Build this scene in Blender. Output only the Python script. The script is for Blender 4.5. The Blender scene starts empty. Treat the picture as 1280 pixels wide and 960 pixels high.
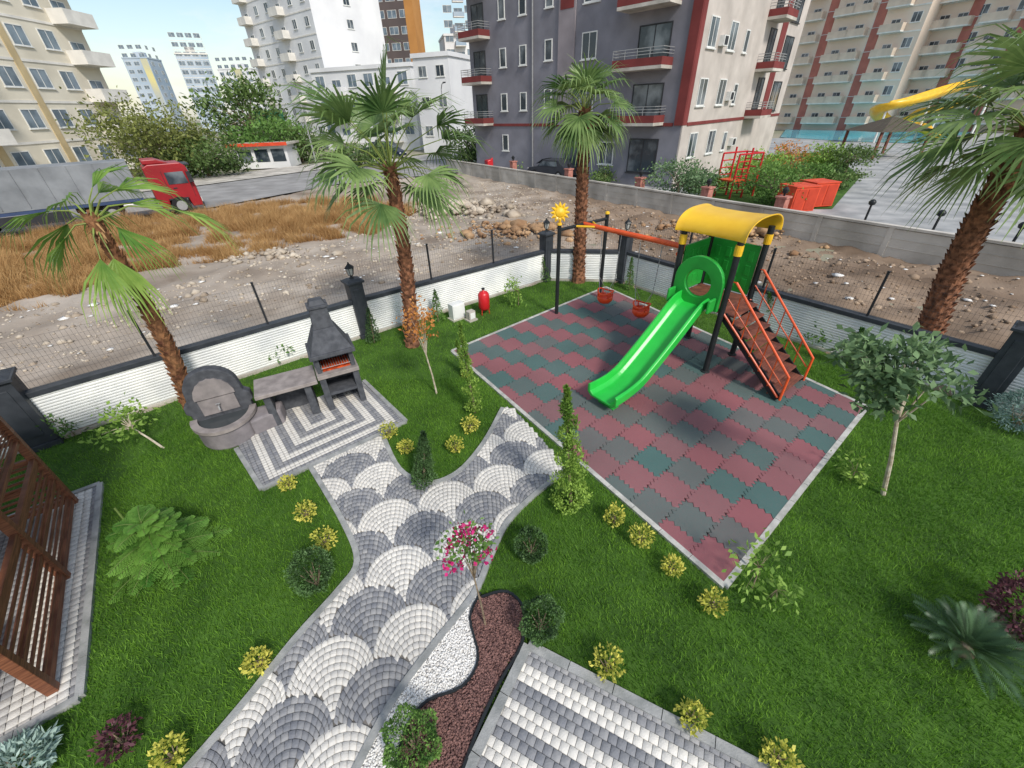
import bpy, bmesh, math, random
import numpy as np
from mathutils import Vector, Matrix, noise
random.seed(7)
S=bpy.context.scene; C=S.collection
sin,cos,pi,rad=math.sin,math.cos,math.pi,math.radians
H=5.2; FP=509.; pit=rad(34.1); rol=rad(2.0)
Rv=Vector((1,0,0)); Fw=Vector((0,cos(pit),-sin(pit))); Dn=Vector((0,-sin(pit),-cos(pit)))
Xi=Rv*cos(rol)+Dn*sin(rol); Yi=-Rv*sin(rol)+Dn*cos(rol)
def ray(x,y): return Fw+Xi*((x-640)/FP)+Yi*((y-480)/FP)
def P(x,y,z=0):
    d=ray(x,y); t=(z-H)/d.z; return Vector((d.x*t,d.y*t,z))
def at(x,y,Y):
    d=ray(x,y); t=Y/d.y; return Vector((d.x*t,Y,H+d.z*t))
def P2(x,y):
    p=P(x,y); return (p.x,p.y)
def lin(c): 
    c=c/255.; return c/12.92 if c<=.04045 else ((c+.055)/1.055)**2.4
def rgb(r,g,b,k=1.0): return (lin(r)*k,lin(g)*k,lin(b)*k,1)

# ---------------- materials
def newmat(name):
    m=bpy.data.materials.new(name); m.use_nodes=True; nt=m.node_tree; return m,nt,nt.nodes['Principled BSDF']
def M(name,c1,c2=None,scale=4,rough=.75,bump=0,bscale=60,metal=0,detail=4,attr=None,spec=.3,world=False,stretch=None,em=None,lo=.35,hi=.65):
    m,nt,b=newmat(name); N=nt.nodes.new; L=nt.links.new
    b.inputs['Roughness'].default_value=rough; b.inputs['Metallic'].default_value=metal
    b.inputs['Specular IOR Level'].default_value=spec
    if world: src=N('ShaderNodeNewGeometry').outputs['Position']
    else: src=N('ShaderNodeTexCoord').outputs['Object']
    if stretch:
        mp=N('ShaderNodeMapping'); mp.inputs['Scale'].default_value=stretch; L(src,mp.inputs['Vector']); src=mp.outputs[0]
    if c2 is None: c2=tuple(x*.82 for x in c1[:3])+(1,)
    mx=N('ShaderNodeMix'); mx.data_type='RGBA'
    mx.inputs['A'].default_value=c1; mx.inputs['B'].default_value=c2
    if attr:
        a=N('ShaderNodeAttribute'); a.attribute_name=attr
        n=N('ShaderNodeTexNoise'); n.inputs['Scale'].default_value=scale; n.inputs['Detail'].default_value=3; L(src,n.inputs['Vector'])
        ad=N('ShaderNodeMath'); ad.operation='MULTIPLY_ADD'; L(n.outputs['Fac'],ad.inputs[0]); ad.inputs[1].default_value=.25; L(a.outputs['Fac'],ad.inputs[2])
        sb=N('ShaderNodeMath'); sb.operation='SUBTRACT'; sb.use_clamp=True; L(ad.outputs[0],sb.inputs[0]); sb.inputs[1].default_value=.12
        L(sb.outputs[0],mx.inputs['Factor'])
    else:
        n=N('ShaderNodeTexNoise'); n.inputs['Scale'].default_value=scale; n.inputs['Detail'].default_value=detail; L(src,n.inputs['Vector'])
        mr=N('ShaderNodeMapRange'); mr.inputs['From Min'].default_value=lo; mr.inputs['From Max'].default_value=hi; L(n.outputs['Fac'],mr.inputs['Value'])
        L(mr.outputs[0],mx.inputs['Factor'])
    out=mx.outputs['Result']
    if world and bump:
        n3=N('ShaderNodeTexNoise'); n3.inputs['Scale'].default_value=.7; n3.inputs['Detail'].default_value=5; L(src,n3.inputs['Vector'])
        m3=N('ShaderNodeMapRange'); m3.inputs['From Min'].default_value=.3; m3.inputs['From Max'].default_value=.7; m3.inputs['To Min'].default_value=.8; m3.inputs['To Max'].default_value=1.06; L(n3.outputs['Fac'],m3.inputs['Value'])
        vm=N('ShaderNodeVectorMath'); vm.operation='SCALE'; L(out,vm.inputs[0]); L(m3.outputs[0],vm.inputs['Scale']); out=vm.outputs[0]
    L(out,b.inputs['Base Color'])
    if bump:
        n2=N('ShaderNodeTexNoise'); n2.inputs['Scale'].default_value=bscale; n2.inputs['Detail'].default_value=3; L(src,n2.inputs['Vector'])
        bp=N('ShaderNodeBump'); bp.inputs['Strength'].default_value=bump; bp.inputs['Distance'].default_value=.02; L(n2.outputs['Fac'],bp.inputs['Height']); L(bp.outputs[0],b.inputs['Normal'])
    return m
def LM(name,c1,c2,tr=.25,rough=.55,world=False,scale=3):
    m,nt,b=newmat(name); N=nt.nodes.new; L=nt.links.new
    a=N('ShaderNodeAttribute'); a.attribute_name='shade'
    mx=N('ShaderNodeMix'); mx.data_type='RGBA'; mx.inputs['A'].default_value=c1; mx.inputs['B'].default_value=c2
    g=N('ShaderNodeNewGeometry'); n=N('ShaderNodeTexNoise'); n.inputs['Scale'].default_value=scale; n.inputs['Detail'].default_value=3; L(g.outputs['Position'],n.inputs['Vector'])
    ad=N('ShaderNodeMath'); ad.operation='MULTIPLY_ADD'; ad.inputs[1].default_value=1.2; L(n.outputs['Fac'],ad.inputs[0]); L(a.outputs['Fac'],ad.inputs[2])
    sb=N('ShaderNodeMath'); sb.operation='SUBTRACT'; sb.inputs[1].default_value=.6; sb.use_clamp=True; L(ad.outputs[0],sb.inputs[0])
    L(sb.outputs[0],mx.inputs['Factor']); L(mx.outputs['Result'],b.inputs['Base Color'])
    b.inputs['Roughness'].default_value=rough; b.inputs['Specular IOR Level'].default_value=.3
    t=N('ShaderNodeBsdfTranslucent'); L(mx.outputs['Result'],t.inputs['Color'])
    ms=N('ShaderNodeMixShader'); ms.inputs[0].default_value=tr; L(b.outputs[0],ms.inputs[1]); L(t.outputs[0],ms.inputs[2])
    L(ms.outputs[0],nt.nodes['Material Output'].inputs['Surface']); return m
def browning(m,fac=(.7,.6,.52)):
    nt=m.node_tree; b=nt.nodes['Principled BSDF']; N=nt.nodes.new; L=nt.links.new; src=b.inputs['Base Color'].links[0].from_socket
    g=N('ShaderNodeNewGeometry'); sp=N('ShaderNodeSeparateXYZ'); L(g.outputs['Position'],sp.inputs[0])
    n=N('ShaderNodeTexNoise'); n.inputs['Scale'].default_value=.5; n.inputs['Detail'].default_value=6; L(g.outputs['Position'],n.inputs['Vector'])
    ma=N('ShaderNodeMath'); ma.operation='MULTIPLY_ADD'; L(n.outputs['Fac'],ma.inputs[0]); ma.inputs[1].default_value=12; L(sp.outputs['X'],ma.inputs[2])
    mr=N('ShaderNodeMapRange'); mr.inputs['From Min'].default_value=6; mr.inputs['From Max'].default_value=12; L(ma.outputs[0],mr.inputs['Value'])
    mu=N('ShaderNodeVectorMath'); mu.operation='MULTIPLY'; L(src,mu.inputs[0]); mu.inputs[1].default_value=fac
    mx=N('ShaderNodeMix'); mx.data_type='RGBA'; L(mr.outputs[0],mx.inputs['Factor']); L(src,mx.inputs['A']); L(mu.outputs[0],mx.inputs['B']); L(mx.outputs['Result'],b.inputs['Base Color'])
m_soil=M('soil',rgb(190,178,164),rgb(126,112,98),.4,.95,.8,12,world=True,detail=10,lo=.3,hi=.7); browning(m_soil)
m_earth=M('far_earth',rgb(160,152,134),rgb(122,124,100),.05,.95,world=True)
m_lawn=M('lawn_soil',rgb(74,108,38),rgb(56,86,30),2,.95,.4,60,world=True)
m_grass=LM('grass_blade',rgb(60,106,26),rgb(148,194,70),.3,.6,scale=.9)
m_dry=LM('dry_grass',rgb(148,106,60),rgb(212,176,122),.25,.8,scale=.5)
m_asph=M('asphalt',rgb(158,156,154),rgb(136,134,132),.6,.9,.3,40,world=True)
m_pave=M('yard_paving',rgb(176,176,174),rgb(142,144,144),.8,.85,.4,9,world=True)
m_grout=M('grout',rgb(122,118,114),rgb(96,94,90),8,.95,world=True)
m_cob=M('cobble',rgb(122,124,130),rgb(226,221,212),30,.8,.3,70,attr='val',world=True)
m_tile=M('rubber_tile',rgb(78,108,104),rgb(148,90,95),25,.6,.35,160,attr='val',world=True,spec=.4)
m_joint=M('tile_joint',rgb(66,66,66),rgb(52,52,52),20,.9,world=True)
m_kerb=M('kerb_stone',rgb(170,170,168),rgb(138,140,138),6,.85,.3,50,world=True)
m_conc=M('concrete',rgb(206,200,190),rgb(170,164,154),.8,.9,.3,30,world=True)
m_peb=M('white_pebble',rgb(240,238,234),rgb(206,202,196),40,.6,world=True)
m_redg=M('red_gravel',rgb(142,106,98),rgb(86,62,60),40,.8,world=True)
m_rock=M('rubble_rock',rgb(206,194,176),rgb(154,138,120),1.2,.9,.4,30,world=True); browning(m_rock,(.72,.62,.55))
m_char=M('charcoal_paint',rgb(64,68,74),rgb(52,56,62),5,.5,.1,60)
m_white=M('white_panel',rgb(236,236,232),rgb(212,214,214),1.5,.5)
m_wire=M('wire',rgb(80,82,84),None,5,.5,metal=.3)
m_glass=M('lamp_glass',rgb(200,200,195),None,4,.2)
m_trunk=M('palm_trunk',rgb(156,108,80),rgb(86,58,44),9,.95,.6,30)
m_trunky=M('young_palm_trunk',rgb(152,110,76),rgb(92,58,42),7,.95,.6,30)
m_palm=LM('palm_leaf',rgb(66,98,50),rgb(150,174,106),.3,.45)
m_palmy=LM('young_palm_leaf',rgb(78,124,46),rgb(164,190,96),.35,.45)
m_stalk=M('palm_stalk',rgb(130,148,72),rgb(104,112,56),6,.6)
m_dead=M('dead_frond',rgb(176,140,96),rgb(120,90,60),6,.9)
m_bark=M('bark',rgb(150,134,112),rgb(98,84,68),14,.9,.5,40)
m_wood=M('pergola_wood',rgb(140,90,64),rgb(94,56,40),3,.55,.2,30,stretch=(1,1,14))
m_green=M('slide_green',rgb(44,190,70),rgb(36,174,62),2,.28,spec=.5)
m_green2=M('panel_green',rgb(42,164,62),rgb(36,144,54),2,.35,spec=.5)
m_yell=M('roof_yellow',rgb(238,192,48),rgb(226,176,36),2,.35,spec=.5)
m_oran=M('orange_paint',rgb(232,96,44),rgb(214,82,36),3,.4,spec=.5)
m_black=M('post_black',rgb(40,44,46),rgb(34,36,38),3,.4)
m_tread=M('tread_brown',rgb(134,82,66),rgb(98,60,52),6,.7)
m_bbq=M('bbq_dark_stone',rgb(84,86,91),rgb(64,66,71),8,.8,.2,60)
m_slab=M('slab_stone',rgb(154,145,141),rgb(128,120,117),6,.7,.2,60)
m_basin=M('basin_stone',rgb(142,135,137),rgb(118,113,115),4,.8,.2,60)
m_shell=M('shell_stone',rgb(150,142,140),rgb(124,118,117),5,.8,.2,60)
m_ember=M('ember',rgb(230,90,30),rgb(120,40,20),12,.8)
m_red=M('red_paint',rgb(200,34,42),rgb(184,28,36),2,.35,spec=.5)
m_tred=M('truck_red',rgb(158,26,36),rgb(138,22,30),1,.4,spec=.5)
m_tarp=M('grey_tarp',rgb(140,144,148),rgb(114,118,122),1,.6,.1,4)
m_tyre=M('tyre',rgb(36,36,38),None,8,.85)
m_rim=M('rim',rgb(170,170,170),None,5,.4,metal=.3)
m_dglass=M('dark_glass',rgb(52,62,70),rgb(116,124,130),.55,.12,spec=.6,world=True,lo=.48,hi=.62)
m_dkmet=M('dark_metal',rgb(50,52,56),None,4,.5)
m_water=M('pool_water',rgb(90,190,206),rgb(70,170,190),1,.1)

# ---------------- mesh helpers
class MB:
    def __init__(s): s.v=[];s.f=[];s.m=[]
    def add(s,vs,fs,mi=0):
        o=len(s.v); s.v+=[tuple(v) for v in vs]; s.f+=[tuple(o+i for i in f) for f in fs]; s.m+=[mi]*len(fs)
    BF=((0,3,2,1),(4,5,6,7),(0,1,5,4),(1,2,6,5),(2,3,7,6),(3,0,4,7))
    def box(s,c,d,rz=0,mi=0,tp=1.0,R=None):
        x,y,z=d[0]/2,d[1]/2,d[2]/2
        vs=[Vector(v) for v in ((-x,-y,-z),(x,-y,-z),(x,y,-z),(-x,y,-z),(-x*tp,-y*tp,z),(x*tp,-y*tp,z),(x*tp,y*tp,z),(-x*tp,y*tp,z))]
        R=R or Matrix.Rotation(rz,3,'Z'); c=Vector(c)
        s.add([R@v+c for v in vs],s.BF,mi); return s
    def b2(s,x0,x1,y0,y1,z0,z1,mi=0): return s.box(((x0+x1)/2,(y0+y1)/2,(z0+z1)/2),(x1-x0,y1-y0,z1-z0),mi=mi)
    def beam(s,a,b,w,h,mi=0):
        a=Vector(a);b=Vector(b);d=b-a;L=d.length;d=d/L
        up=Vector((0,0,1)) if abs(d.z)<.99 else Vector((0,1,0))
        sd=d.cross(up).normalized(); u=sd.cross(d)
        R=Matrix((sd,u,d)).transposed()
        s.box((a+b)/2,(w,h,L),mi=mi,R=R); return s
    def tube(s,pts,r,n=8,mi=0):
        pts=[Vector(p) for p in pts]; k=len(pts); rr=r if isinstance(r,(list,tuple)) else [r]*k
        rings=[];prev=None
        for i,p in enumerate(pts):
            d=(pts[min(i+1,k-1)]-pts[max(i-1,0)]).normalized()
            if prev is None:
                a=Vector((1,0,0)) if abs(d.x)<.8 else Vector((0,1,0)); u=d.cross(a).normalized()
            else: u=(prev-d*prev.dot(d)).normalized()
            prev=u; w=d.cross(u)
            rings.append([p+(u*cos(2*pi*j/n)+w*sin(2*pi*j/n))*rr[i] for j in range(n)])
        vs=[v for q in rings for v in q]; fs=[]
        for i in range(k-1):
            for j in range(n): fs.append((i*n+j,i*n+(j+1)%n,(i+1)*n+(j+1)%n,(i+1)*n+j))
        fs.append(tuple(reversed(range(n)))); fs.append(tuple((k-1)*n+j for j in range(n)))
        s.add(vs,fs,mi); return s
    def lathe(s,prof,n=20,c=(0,0,0),mi=0,sx=1,sy=1):
        vs=[];fs=[];k=len(prof)
        for r,z in prof:
            for j in range(n): vs.append((c[0]+r*sx*cos(2*pi*j/n),c[1]+r*sy*sin(2*pi*j/n),c[2]+z))
        for i in range(k-1):
            for j in range(n): fs.append((i*n+j,i*n+(j+1)%n,(i+1)*n+(j+1)%n,(i+1)*n+j))
        fs.append(tuple(reversed(range(n)))); fs.append(tuple((k-1)*n+j for j in range(n)))
        s.add(vs,fs,mi); return s
    def prism(s,poly,z0,z1,mi=0):
        n=len(poly); s.add([(x,y,z0) for x,y in poly]+[(x,y,z1) for x,y in poly],
            [tuple(reversed(range(n))),tuple(range(n,2*n))]+[(i,(i+1)%n,n+(i+1)%n,n+i) for i in range(n)],mi); return s
    def prismy(s,poly,y0,y1,mi=0):
        n=len(poly); s.add([(x,y0,z) for x,z in poly]+[(x,y1,z) for x,z in poly],
            [tuple(range(n)),tuple(reversed(range(n,2*n)))]+[(i,n+i,n+(i+1)%n,(i+1)%n) for i in range(n)],mi); return s
    def build(s,name,mats,parent=None,loc=(0,0,0),rz=0,smooth=False,bevel=0):
        me=bpy.data.meshes.new(name); me.from_pydata(s.v,[],s.f)
        if not isinstance(mats,(list,tuple)): mats=[mats]
        for m in mats: me.materials.append(m)
        if len(mats)>1: me.polygons.foreach_set('material_index',s.m)
        bm=bmesh.new(); bm.from_mesh(me); bmesh.ops.recalc_face_normals(bm,faces=bm.faces); bm.to_mesh(me); bm.free()
        if smooth: me.polygons.foreach_set('use_smooth',[True]*len(me.polygons))
        me.update(); o=bpy.data.objects.new(name,me); C.objects.link(o)
        if parent: o.parent=parent
        o.location=loc; o.rotation_euler=(0,0,rz)
        if bevel:
            b=o.modifiers.new('b','BEVEL'); b.width=bevel; b.segments=2; b.limit_method='ANGLE'
        return o
def tag(o,label=None,cat=None,group=None,kind=None):
    if label:o['label']=label
    if cat:o['category']=cat
    if group:o['group']=group
    if kind:o['kind']=kind
    return o
def thing(name,label,cat,loc=(0,0,0),rz=0,group=None,scale=1):
    o=bpy.data.objects.new(name,None); C.objects.link(o); o.location=loc; o.rotation_euler=(0,0,rz); o.scale=(scale,)*3
    o.empty_display_size=.2
    return tag(o,label,cat,group)
def npmesh(name,V,Fc,mat,parent=None,attr=None,kind=None,smooth=False,loc=(0,0,0)):
    V=np.asarray(V,dtype=np.float32).reshape(-1,3); Fc=np.asarray(Fc,dtype=np.int32); k=Fc.shape[1]
    me=bpy.data.meshes.new(name); me.vertices.add(len(V)); me.vertices.foreach_set('co',V.ravel())
    me.loops.add(Fc.size); me.loops.foreach_set('vertex_index',Fc.ravel())
    me.polygons.add(len(Fc)); me.polygons.foreach_set('loop_start',np.arange(len(Fc),dtype=np.int32)*k)
    me.update(calc_edges=True); me.validate()
    if attr:
        a=me.attributes.new(attr[0],'FLOAT','POINT'); a.data.foreach_set('value',np.asarray(attr[1],dtype=np.float32).ravel())
    me.materials.append(mat)
    if smooth: me.polygons.foreach_set('use_smooth',[True]*len(Fc))
    o=bpy.data.objects.new(name,me); C.objects.link(o)
    if parent:o.parent=parent
    o.location=loc
    if kind:o['kind']=kind
    return o
def leaves(name,cen,ln,wd,mat,parent=None,shade=None,seed=0,up=0,outw=0,kind=None):
    cen=np.asarray(cen,float); n=len(cen); r=np.random.RandomState(seed)
    d=r.normal(size=(n,3)); d/=np.linalg.norm(d,axis=1,keepdims=True)
    if outw:
        c0=cen-cen.mean(0); c0/=np.linalg.norm(c0,axis=1,keepdims=True)+1e-6; d+=c0*outw
    d[:,2]+=up; d/=np.linalg.norm(d,axis=1,keepdims=True)+1e-6
    t=r.normal(size=(n,3)); sd=np.cross(d,t); sd/=np.linalg.norm(sd,axis=1,keepdims=True)+1e-6
    L=ln*(.6+.7*r.rand(n,1)); W=wd*(.6+.7*r.rand(n,1)); nn=np.cross(d,sd)
    V=np.stack([cen,cen+d*L*.5+sd*W*.5+nn*W*.15,cen+d*L,cen+d*L*.5-sd*W*.5+nn*W*.15],1)
    if shade is None: shade=r.rand(n)
    Fc=np.arange(n*4).reshape(n,4)
    return npmesh(name,V,Fc,mat,parent,('shade',np.repeat(shade,4)),kind)
def ell(n,r,seed,shell=.5):
    g=np.random.RandomState(seed); d=g.normal(size=(n,3)); d/=np.linalg.norm(d,axis=1,keepdims=True)
    q=(shell+(1-shell)*g.rand(n,1)**.5); q*= (1+.18*np.sin(d[:,:1]*5+seed)*np.cos(d[:,1:2]*6+seed*2))
    return d*q*np.array(r), (q[:,0]-shell)/(1-shell)
def inpoly(X,Y,poly):
    ins=np.zeros(len(X),bool); n=len(poly)
    for i in range(n):
        x1,y1=poly[i]; x2,y2=poly[(i+1)%n]
        c=((y1>Y)!=(y2>Y))&(X<(x2-x1)*(Y-y1)/((y2-y1) if y2!=y1 else 1e-9)+x1); ins^=c
    return ins
def smoothpx(pts,k=5,closed=False):
    out=[];n=len(pts)
    rng=range(n) if closed else range(n-1)
    for i in rng:
        g=lambda j: Vector(pts[j%n] if closed else pts[max(0,min(n-1,j))])
        p0,p1,p2,p3=g(i-1),g(i),g(i+1),g(i+2)
        for q in range(k):
            t=q/k; out.append(tuple(.5*((2*p1)+(p2-p0)*t+(2*p0-5*p1+4*p2-p3)*t*t+(3*p1-p0-3*p2+p3)*t**3)))
    if not closed: out.append(tuple(pts[-1]))
    return out
def sheet(name,poly,z,mat,kind='structure'):
    from mathutils.geometry import tessellate_polygon
    vs=[Vector((x,y,z)) for x,y in poly]; tr=tessellate_polygon([vs])
    b=MB(); b.add(vs,tr); o=b.build(name,mat)
    me=o.data
    if me.polygons and me.polygons[0].normal.z<0: me.flip_normals()
    return tag(o,kind=kind)
def kerb(name,pl,w=.09,h=.05,z=0,mat=None,seg=.5):
    b=MB(); 
    for i in range(len(pl)-1):
        a=Vector((pl[i][0],pl[i][1],z+h/2)); c=Vector((pl[i+1][0],pl[i+1][1],z+h/2)); L=(c-a).length
        if L<.01: continue
        k=max(1,round(L/seg)); d=(c-a)/k
        for j in range(k):
            e=.004*d.normalized() if L>.3 else -.02*d.normalized()
            b.beam(a+d*j+e,a+d*(j+1)-e,w,h+random.uniform(-.003,.003))
    return tag(b.build(name,mat or m_kerb),kind='structure')
def blocks(name,Q,val,z0,z1,mat,inset=.006,cap=.006):
    Q=np.asarray(Q,float); n=len(Q); c=Q.mean(1,keepdims=True); dl=Q-c; ln=np.linalg.norm(dl,axis=2,keepdims=True)
    A=c+dl*(1-inset/ln); B=c+dl*(1-(inset+cap)/ln)
    r=np.random.RandomState(len(Q)); hz=z1+r.uniform(-.002,.002,(n,1))
    V=np.zeros((n,12,3)); V[:,:4,:2]=A; V[:,:4,2]=z0; V[:,4:8,:2]=A; V[:,4:8,2]=hz-cap; V[:,8:,:2]=B; V[:,8:,2]=hz
    f=[]
    for k in (0,4):
        for i in range(4): f.append((k+i,k+(i+1)%4,k+4+(i+1)%4,k+4+i))
    f.append((8,9,10,11)); f=np.array(f)
    Fc=(np.arange(n)[:,None,None]*12+f[None]).reshape(-1,4)
    o=npmesh(name,V,Fc,mat,attr=('val',np.repeat(np.clip(val,0,1),12)))
    bm=bmesh.new(); bm.from_mesh(o.data); bmesh.ops.recalc_face_normals(bm,faces=bm.faces); bm.to_mesh(o.data); bm.free()
    return tag(o,kind='structure')
def rocks(name,pts,size,mat,seed,kind='stuff',flat=.7):
    pts=np.asarray(pts,float); n=len(pts); r=np.random.RandomState(seed)
    base=np.array([(1,0,0),(0,1,0),(-1,0,0),(0,-1,0),(0,0,1),(0,0,-1),(.6,.6,.5),(-.6,.6,.45),(-.6,-.6,.5),(.6,-.6,.45)],float)
    f=np.array([(0,6,4),(6,1,4),(1,7,4),(7,2,4),(2,8,4),(8,3,4),(3,9,4),(9,0,4),(0,1,6),(1,2,7),(2,3,8),(3,0,9),(1,0,5),(2,1,5),(3,2,5),(0,3,5)])
    sc=np.asarray(size).reshape(-1,1,1)*np.ones((n,1,1))*(.5+r.rand(n,1,1)); V=base[None]*(.75+.5*r.rand(n,10,3)); V[:,:,2]*=flat; V*=sc
    a=r.rand(n)*6.28; ca,sa=np.cos(a)[:,None],np.sin(a)[:,None]
    X=V[:,:,0]*ca-V[:,:,1]*sa; Y=V[:,:,0]*sa+V[:,:,1]*ca; V[:,:,0]=X; V[:,:,1]=Y
    V+=pts[:,None,:]
    Fc=(np.arange(n)[:,None,None]*10+f[None]).reshape(-1,3)
    return npmesh(name,V,Fc,mat,kind=kind)

# ---------------- camera, world, sun
cam=bpy.data.objects.new('camera',bpy.data.cameras.new('camera')); C.objects.link(cam)
Zc=-Fw; up=-Yi
cam.matrix_world=Matrix(((Xi.x,up.x,Zc.x,0),(Xi.y,up.y,Zc.y,0),(Xi.z,up.z,Zc.z,H),(0,0,0,1)))
cam.data.sensor_width=36; cam.data.lens=36*FP/1280; cam.data.clip_end=3000; cam.data.clip_start=.05; S.camera=cam
S.view_settings.view_transform='Standard'; S.view_settings.look='None'; S.view_settings.exposure=0
w=bpy.data.worlds.new('World'); S.world=w; w.use_nodes=True; nt=w.node_tree; bg=nt.nodes['Background']
sky=nt.nodes.new('ShaderNodeTexSky'); sky.sky_type='NISHITA'; sky.sun_disc=False
SE,SA=rad(44),rad(148)
sky.sun_elevation=SE; sky.sun_rotation=SA; sky.air_density=1.3; sky.dust_density=1.0; sky.ozone_density=1.6
tc=nt.nodes.new('ShaderNodeTexCoord'); mp=nt.nodes.new('ShaderNodeMapping'); mp.inputs['Scale'].default_value=(1.6,1.6,5)
nz=nt.nodes.new('ShaderNodeTexNoise'); nz.inputs['Scale'].default_value=1.6; nz.inputs['Detail'].default_value=8; nz.inputs['Roughness'].default_value=.6
cr=nt.nodes.new('ShaderNodeMapRange'); cr.inputs['From Min'].default_value=.45; cr.inputs['From Max'].default_value=.7
mx=nt.nodes.new('ShaderNodeMix'); mx.data_type='RGBA'; mx.inputs['B'].default_value=(6.6,6.8,7.1,1)
l=nt.links.new; l(tc.outputs['Generated'],mp.inputs[0]); l(mp.outputs[0],nz.inputs['Vector']); l(nz.outputs['Fac'],cr.inputs['Value'])
l(cr.outputs[0],mx.inputs['Factor']); l(sky.outputs[0],mx.inputs['A']); l(mx.outputs['Result'],bg.inputs['Color']); bg.inputs['Strength'].default_value=.15
sl=bpy.data.lights.new('sun','SUN'); sl.energy=3.3; sl.angle=rad(10); sl.color=(1,.95,.87); so=bpy.data.objects.new('sun',sl); C.objects.link(so)
sd=Vector((sin(SA)*cos(SE),cos(SA)*cos(SE),sin(SE))); so.rotation_euler=sd.to_track_quat('Z','Y').to_euler(); so.location=(0,0,30)

# ---------------- garden layout
W1,W2,W3,W4,W5=[P(*p) for p in ((58,553),(458,419),(682,350),(776,352),(1222,503))]
W0=W1+(W1-W2)*.6; W6=W5+(W5-W4)*.9
garden=[(v.x,v.y) for v in (W0,W1,W2,W3,W4,W5,W6)]+[(W6.x,-3),(W0.x,-3)]
mat_c=[P2(905,735),P2(1083,510),P2(757,360),P2(565,440)]
pathL=smoothpx([(225,975),(300,888),(370,800),(425,738),(447,703),(430,655),(388,584)])
isl=smoothpx([(478,543),(500,588),(535,605),(572,592),(604,556),(628,512)])
pathR=smoothpx([(704,592),(668,620),(634,655),(612,700),(592,745),(545,805),(490,880),(440,975)])
path_px=pathL+isl+[(640,510),(706,582)]+pathR
path=[P2(*p) for p in path_px]
patio=[P2(*p) for p in ((455,477),(508,528),(328,613),(296,562),(330,520))]
white_px=smoothpx([(600,745),(588,775),(598,825),(578,860),(535,878),(512,905),(500,940),(492,985)],4)
whitebed=[P2(*p) for p in white_px+list(reversed(smoothpx([(592,745),(545,805),(490,880),(432,985)],4)))]
red_px=smoothpx([(604,748),(634,742),(655,765),(652,808),(628,850),(604,900),(588,940),(572,985)],4)
redbed=[P2(*p) for p in red_px+list(reversed(white_px))]
q0=Vector(P2(660,808)); qa=(Vector(P2(940,955))-q0).normalized(); qb=(Vector(P2(588,960))-q0).normalized()
pat2=[tuple(q0),tuple(q0+qa*5),tuple(q0+qa*5+qb*2.2),tuple(q0+qb*2.2)]
gz=[P2(127,606),P2(103,868)]
gd=(Vector(gz[0])-Vector(gz[1])).normalized(); gn=Vector((-gd.y,gd.x))
if gn.x>0: gn=-gn
gzA=Vector(gz[0])+gd*.0; gzB=Vector(gz[1])-gd*.05
gazebo_pad=[tuple(gzA),tuple(gzB),tuple(gzB+gn*4.6),tuple(gzA+gn*4.6)]
b=MB(); b.add([(-1500,-300,-.12),(1500,-300,-.12),(1500,2500,-.12),(-1500,2500,-.12)],[(0,1,2,3)]); tag(b.build('ground',m_earth),kind='structure')
sheet('lawn',garden,0,m_lawn)
fw0,fw1=Vector(P2(560,214)),Vector(P2(1280,352)); fdir=(fw1-fw0).normalized(); fw2=fw1+fdir*14
roadN=[P2(*p) for p in ((-260,350),(0,299),(120,278),(260,262),(420,232),(600,214))]
roadF=[P2(*p) for p in ((-260,300),(0,262),(250,234),(420,211),(600,197))]
lotpoly=roadN[:5]+[tuple(fw0),tuple(fw1),tuple(fw2),(60,-10),(-60,-10)]
gs=.25; xs=np.arange(-45,42,gs); ys=np.arange(-8,50,gs); GX,GY=np.meshgrid(xs,ys)
def hz(x,y):
    k=1+.9*max(0,min(1,(x-1)/3)); return k*(.12*noise.noise(Vector((x*.35,y*.35,0)))+.10*noise.noise(Vector((x*1.1,y*1.1,3)))+.07*noise.noise(Vector((x*2.6,y*2.6,7))))+.02
ok=inpoly(GX.ravel(),GY.ravel(),lotpoly)&~inpoly(GX.ravel(),GY.ravel(),garden)
ok=ok.reshape(GX.shape); Z=np.array([[hz(x,y) for x in xs] for y in ys])
idx=np.arange(GX.size).reshape(GX.shape); fc=np.stack([idx[:-1,:-1],idx[:-1,1:],idx[1:,1:],idx[1:,:-1]],-1)
keep=ok[:-1,:-1]|ok[:-1,1:]|ok[1:,1:]|ok[1:,:-1]
inb=inpoly(GX.ravel(),GY.ravel(),[(v[0]*.985,v[1]*.985) for v in garden]).reshape(GX.shape)
Z=np.where(inb,-.3,Z)
tag(npmesh('vacant_lot',np.stack([GX,GY,Z],-1),fc[keep],m_soil,smooth=True),kind='structure')
sheet('road',roadN+list(reversed(roadF)),.1,m_asph)
sheet('pavement',[(p[0],p[1]) for p in roadF]+[(P2(600,190)),(P2(420,203)),(P2(250,224)),(P2(0,247)),(P2(-260,270))],.16,m_conc)
sheet('yard_paving',[tuple(fw0),tuple(fw2),(75,5),(75,75),(-5,75)],.02,m_pave)
sheet('path_bed',path,.012,m_grout); sheet('patio_bed',patio,.008,m_grout)
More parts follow.
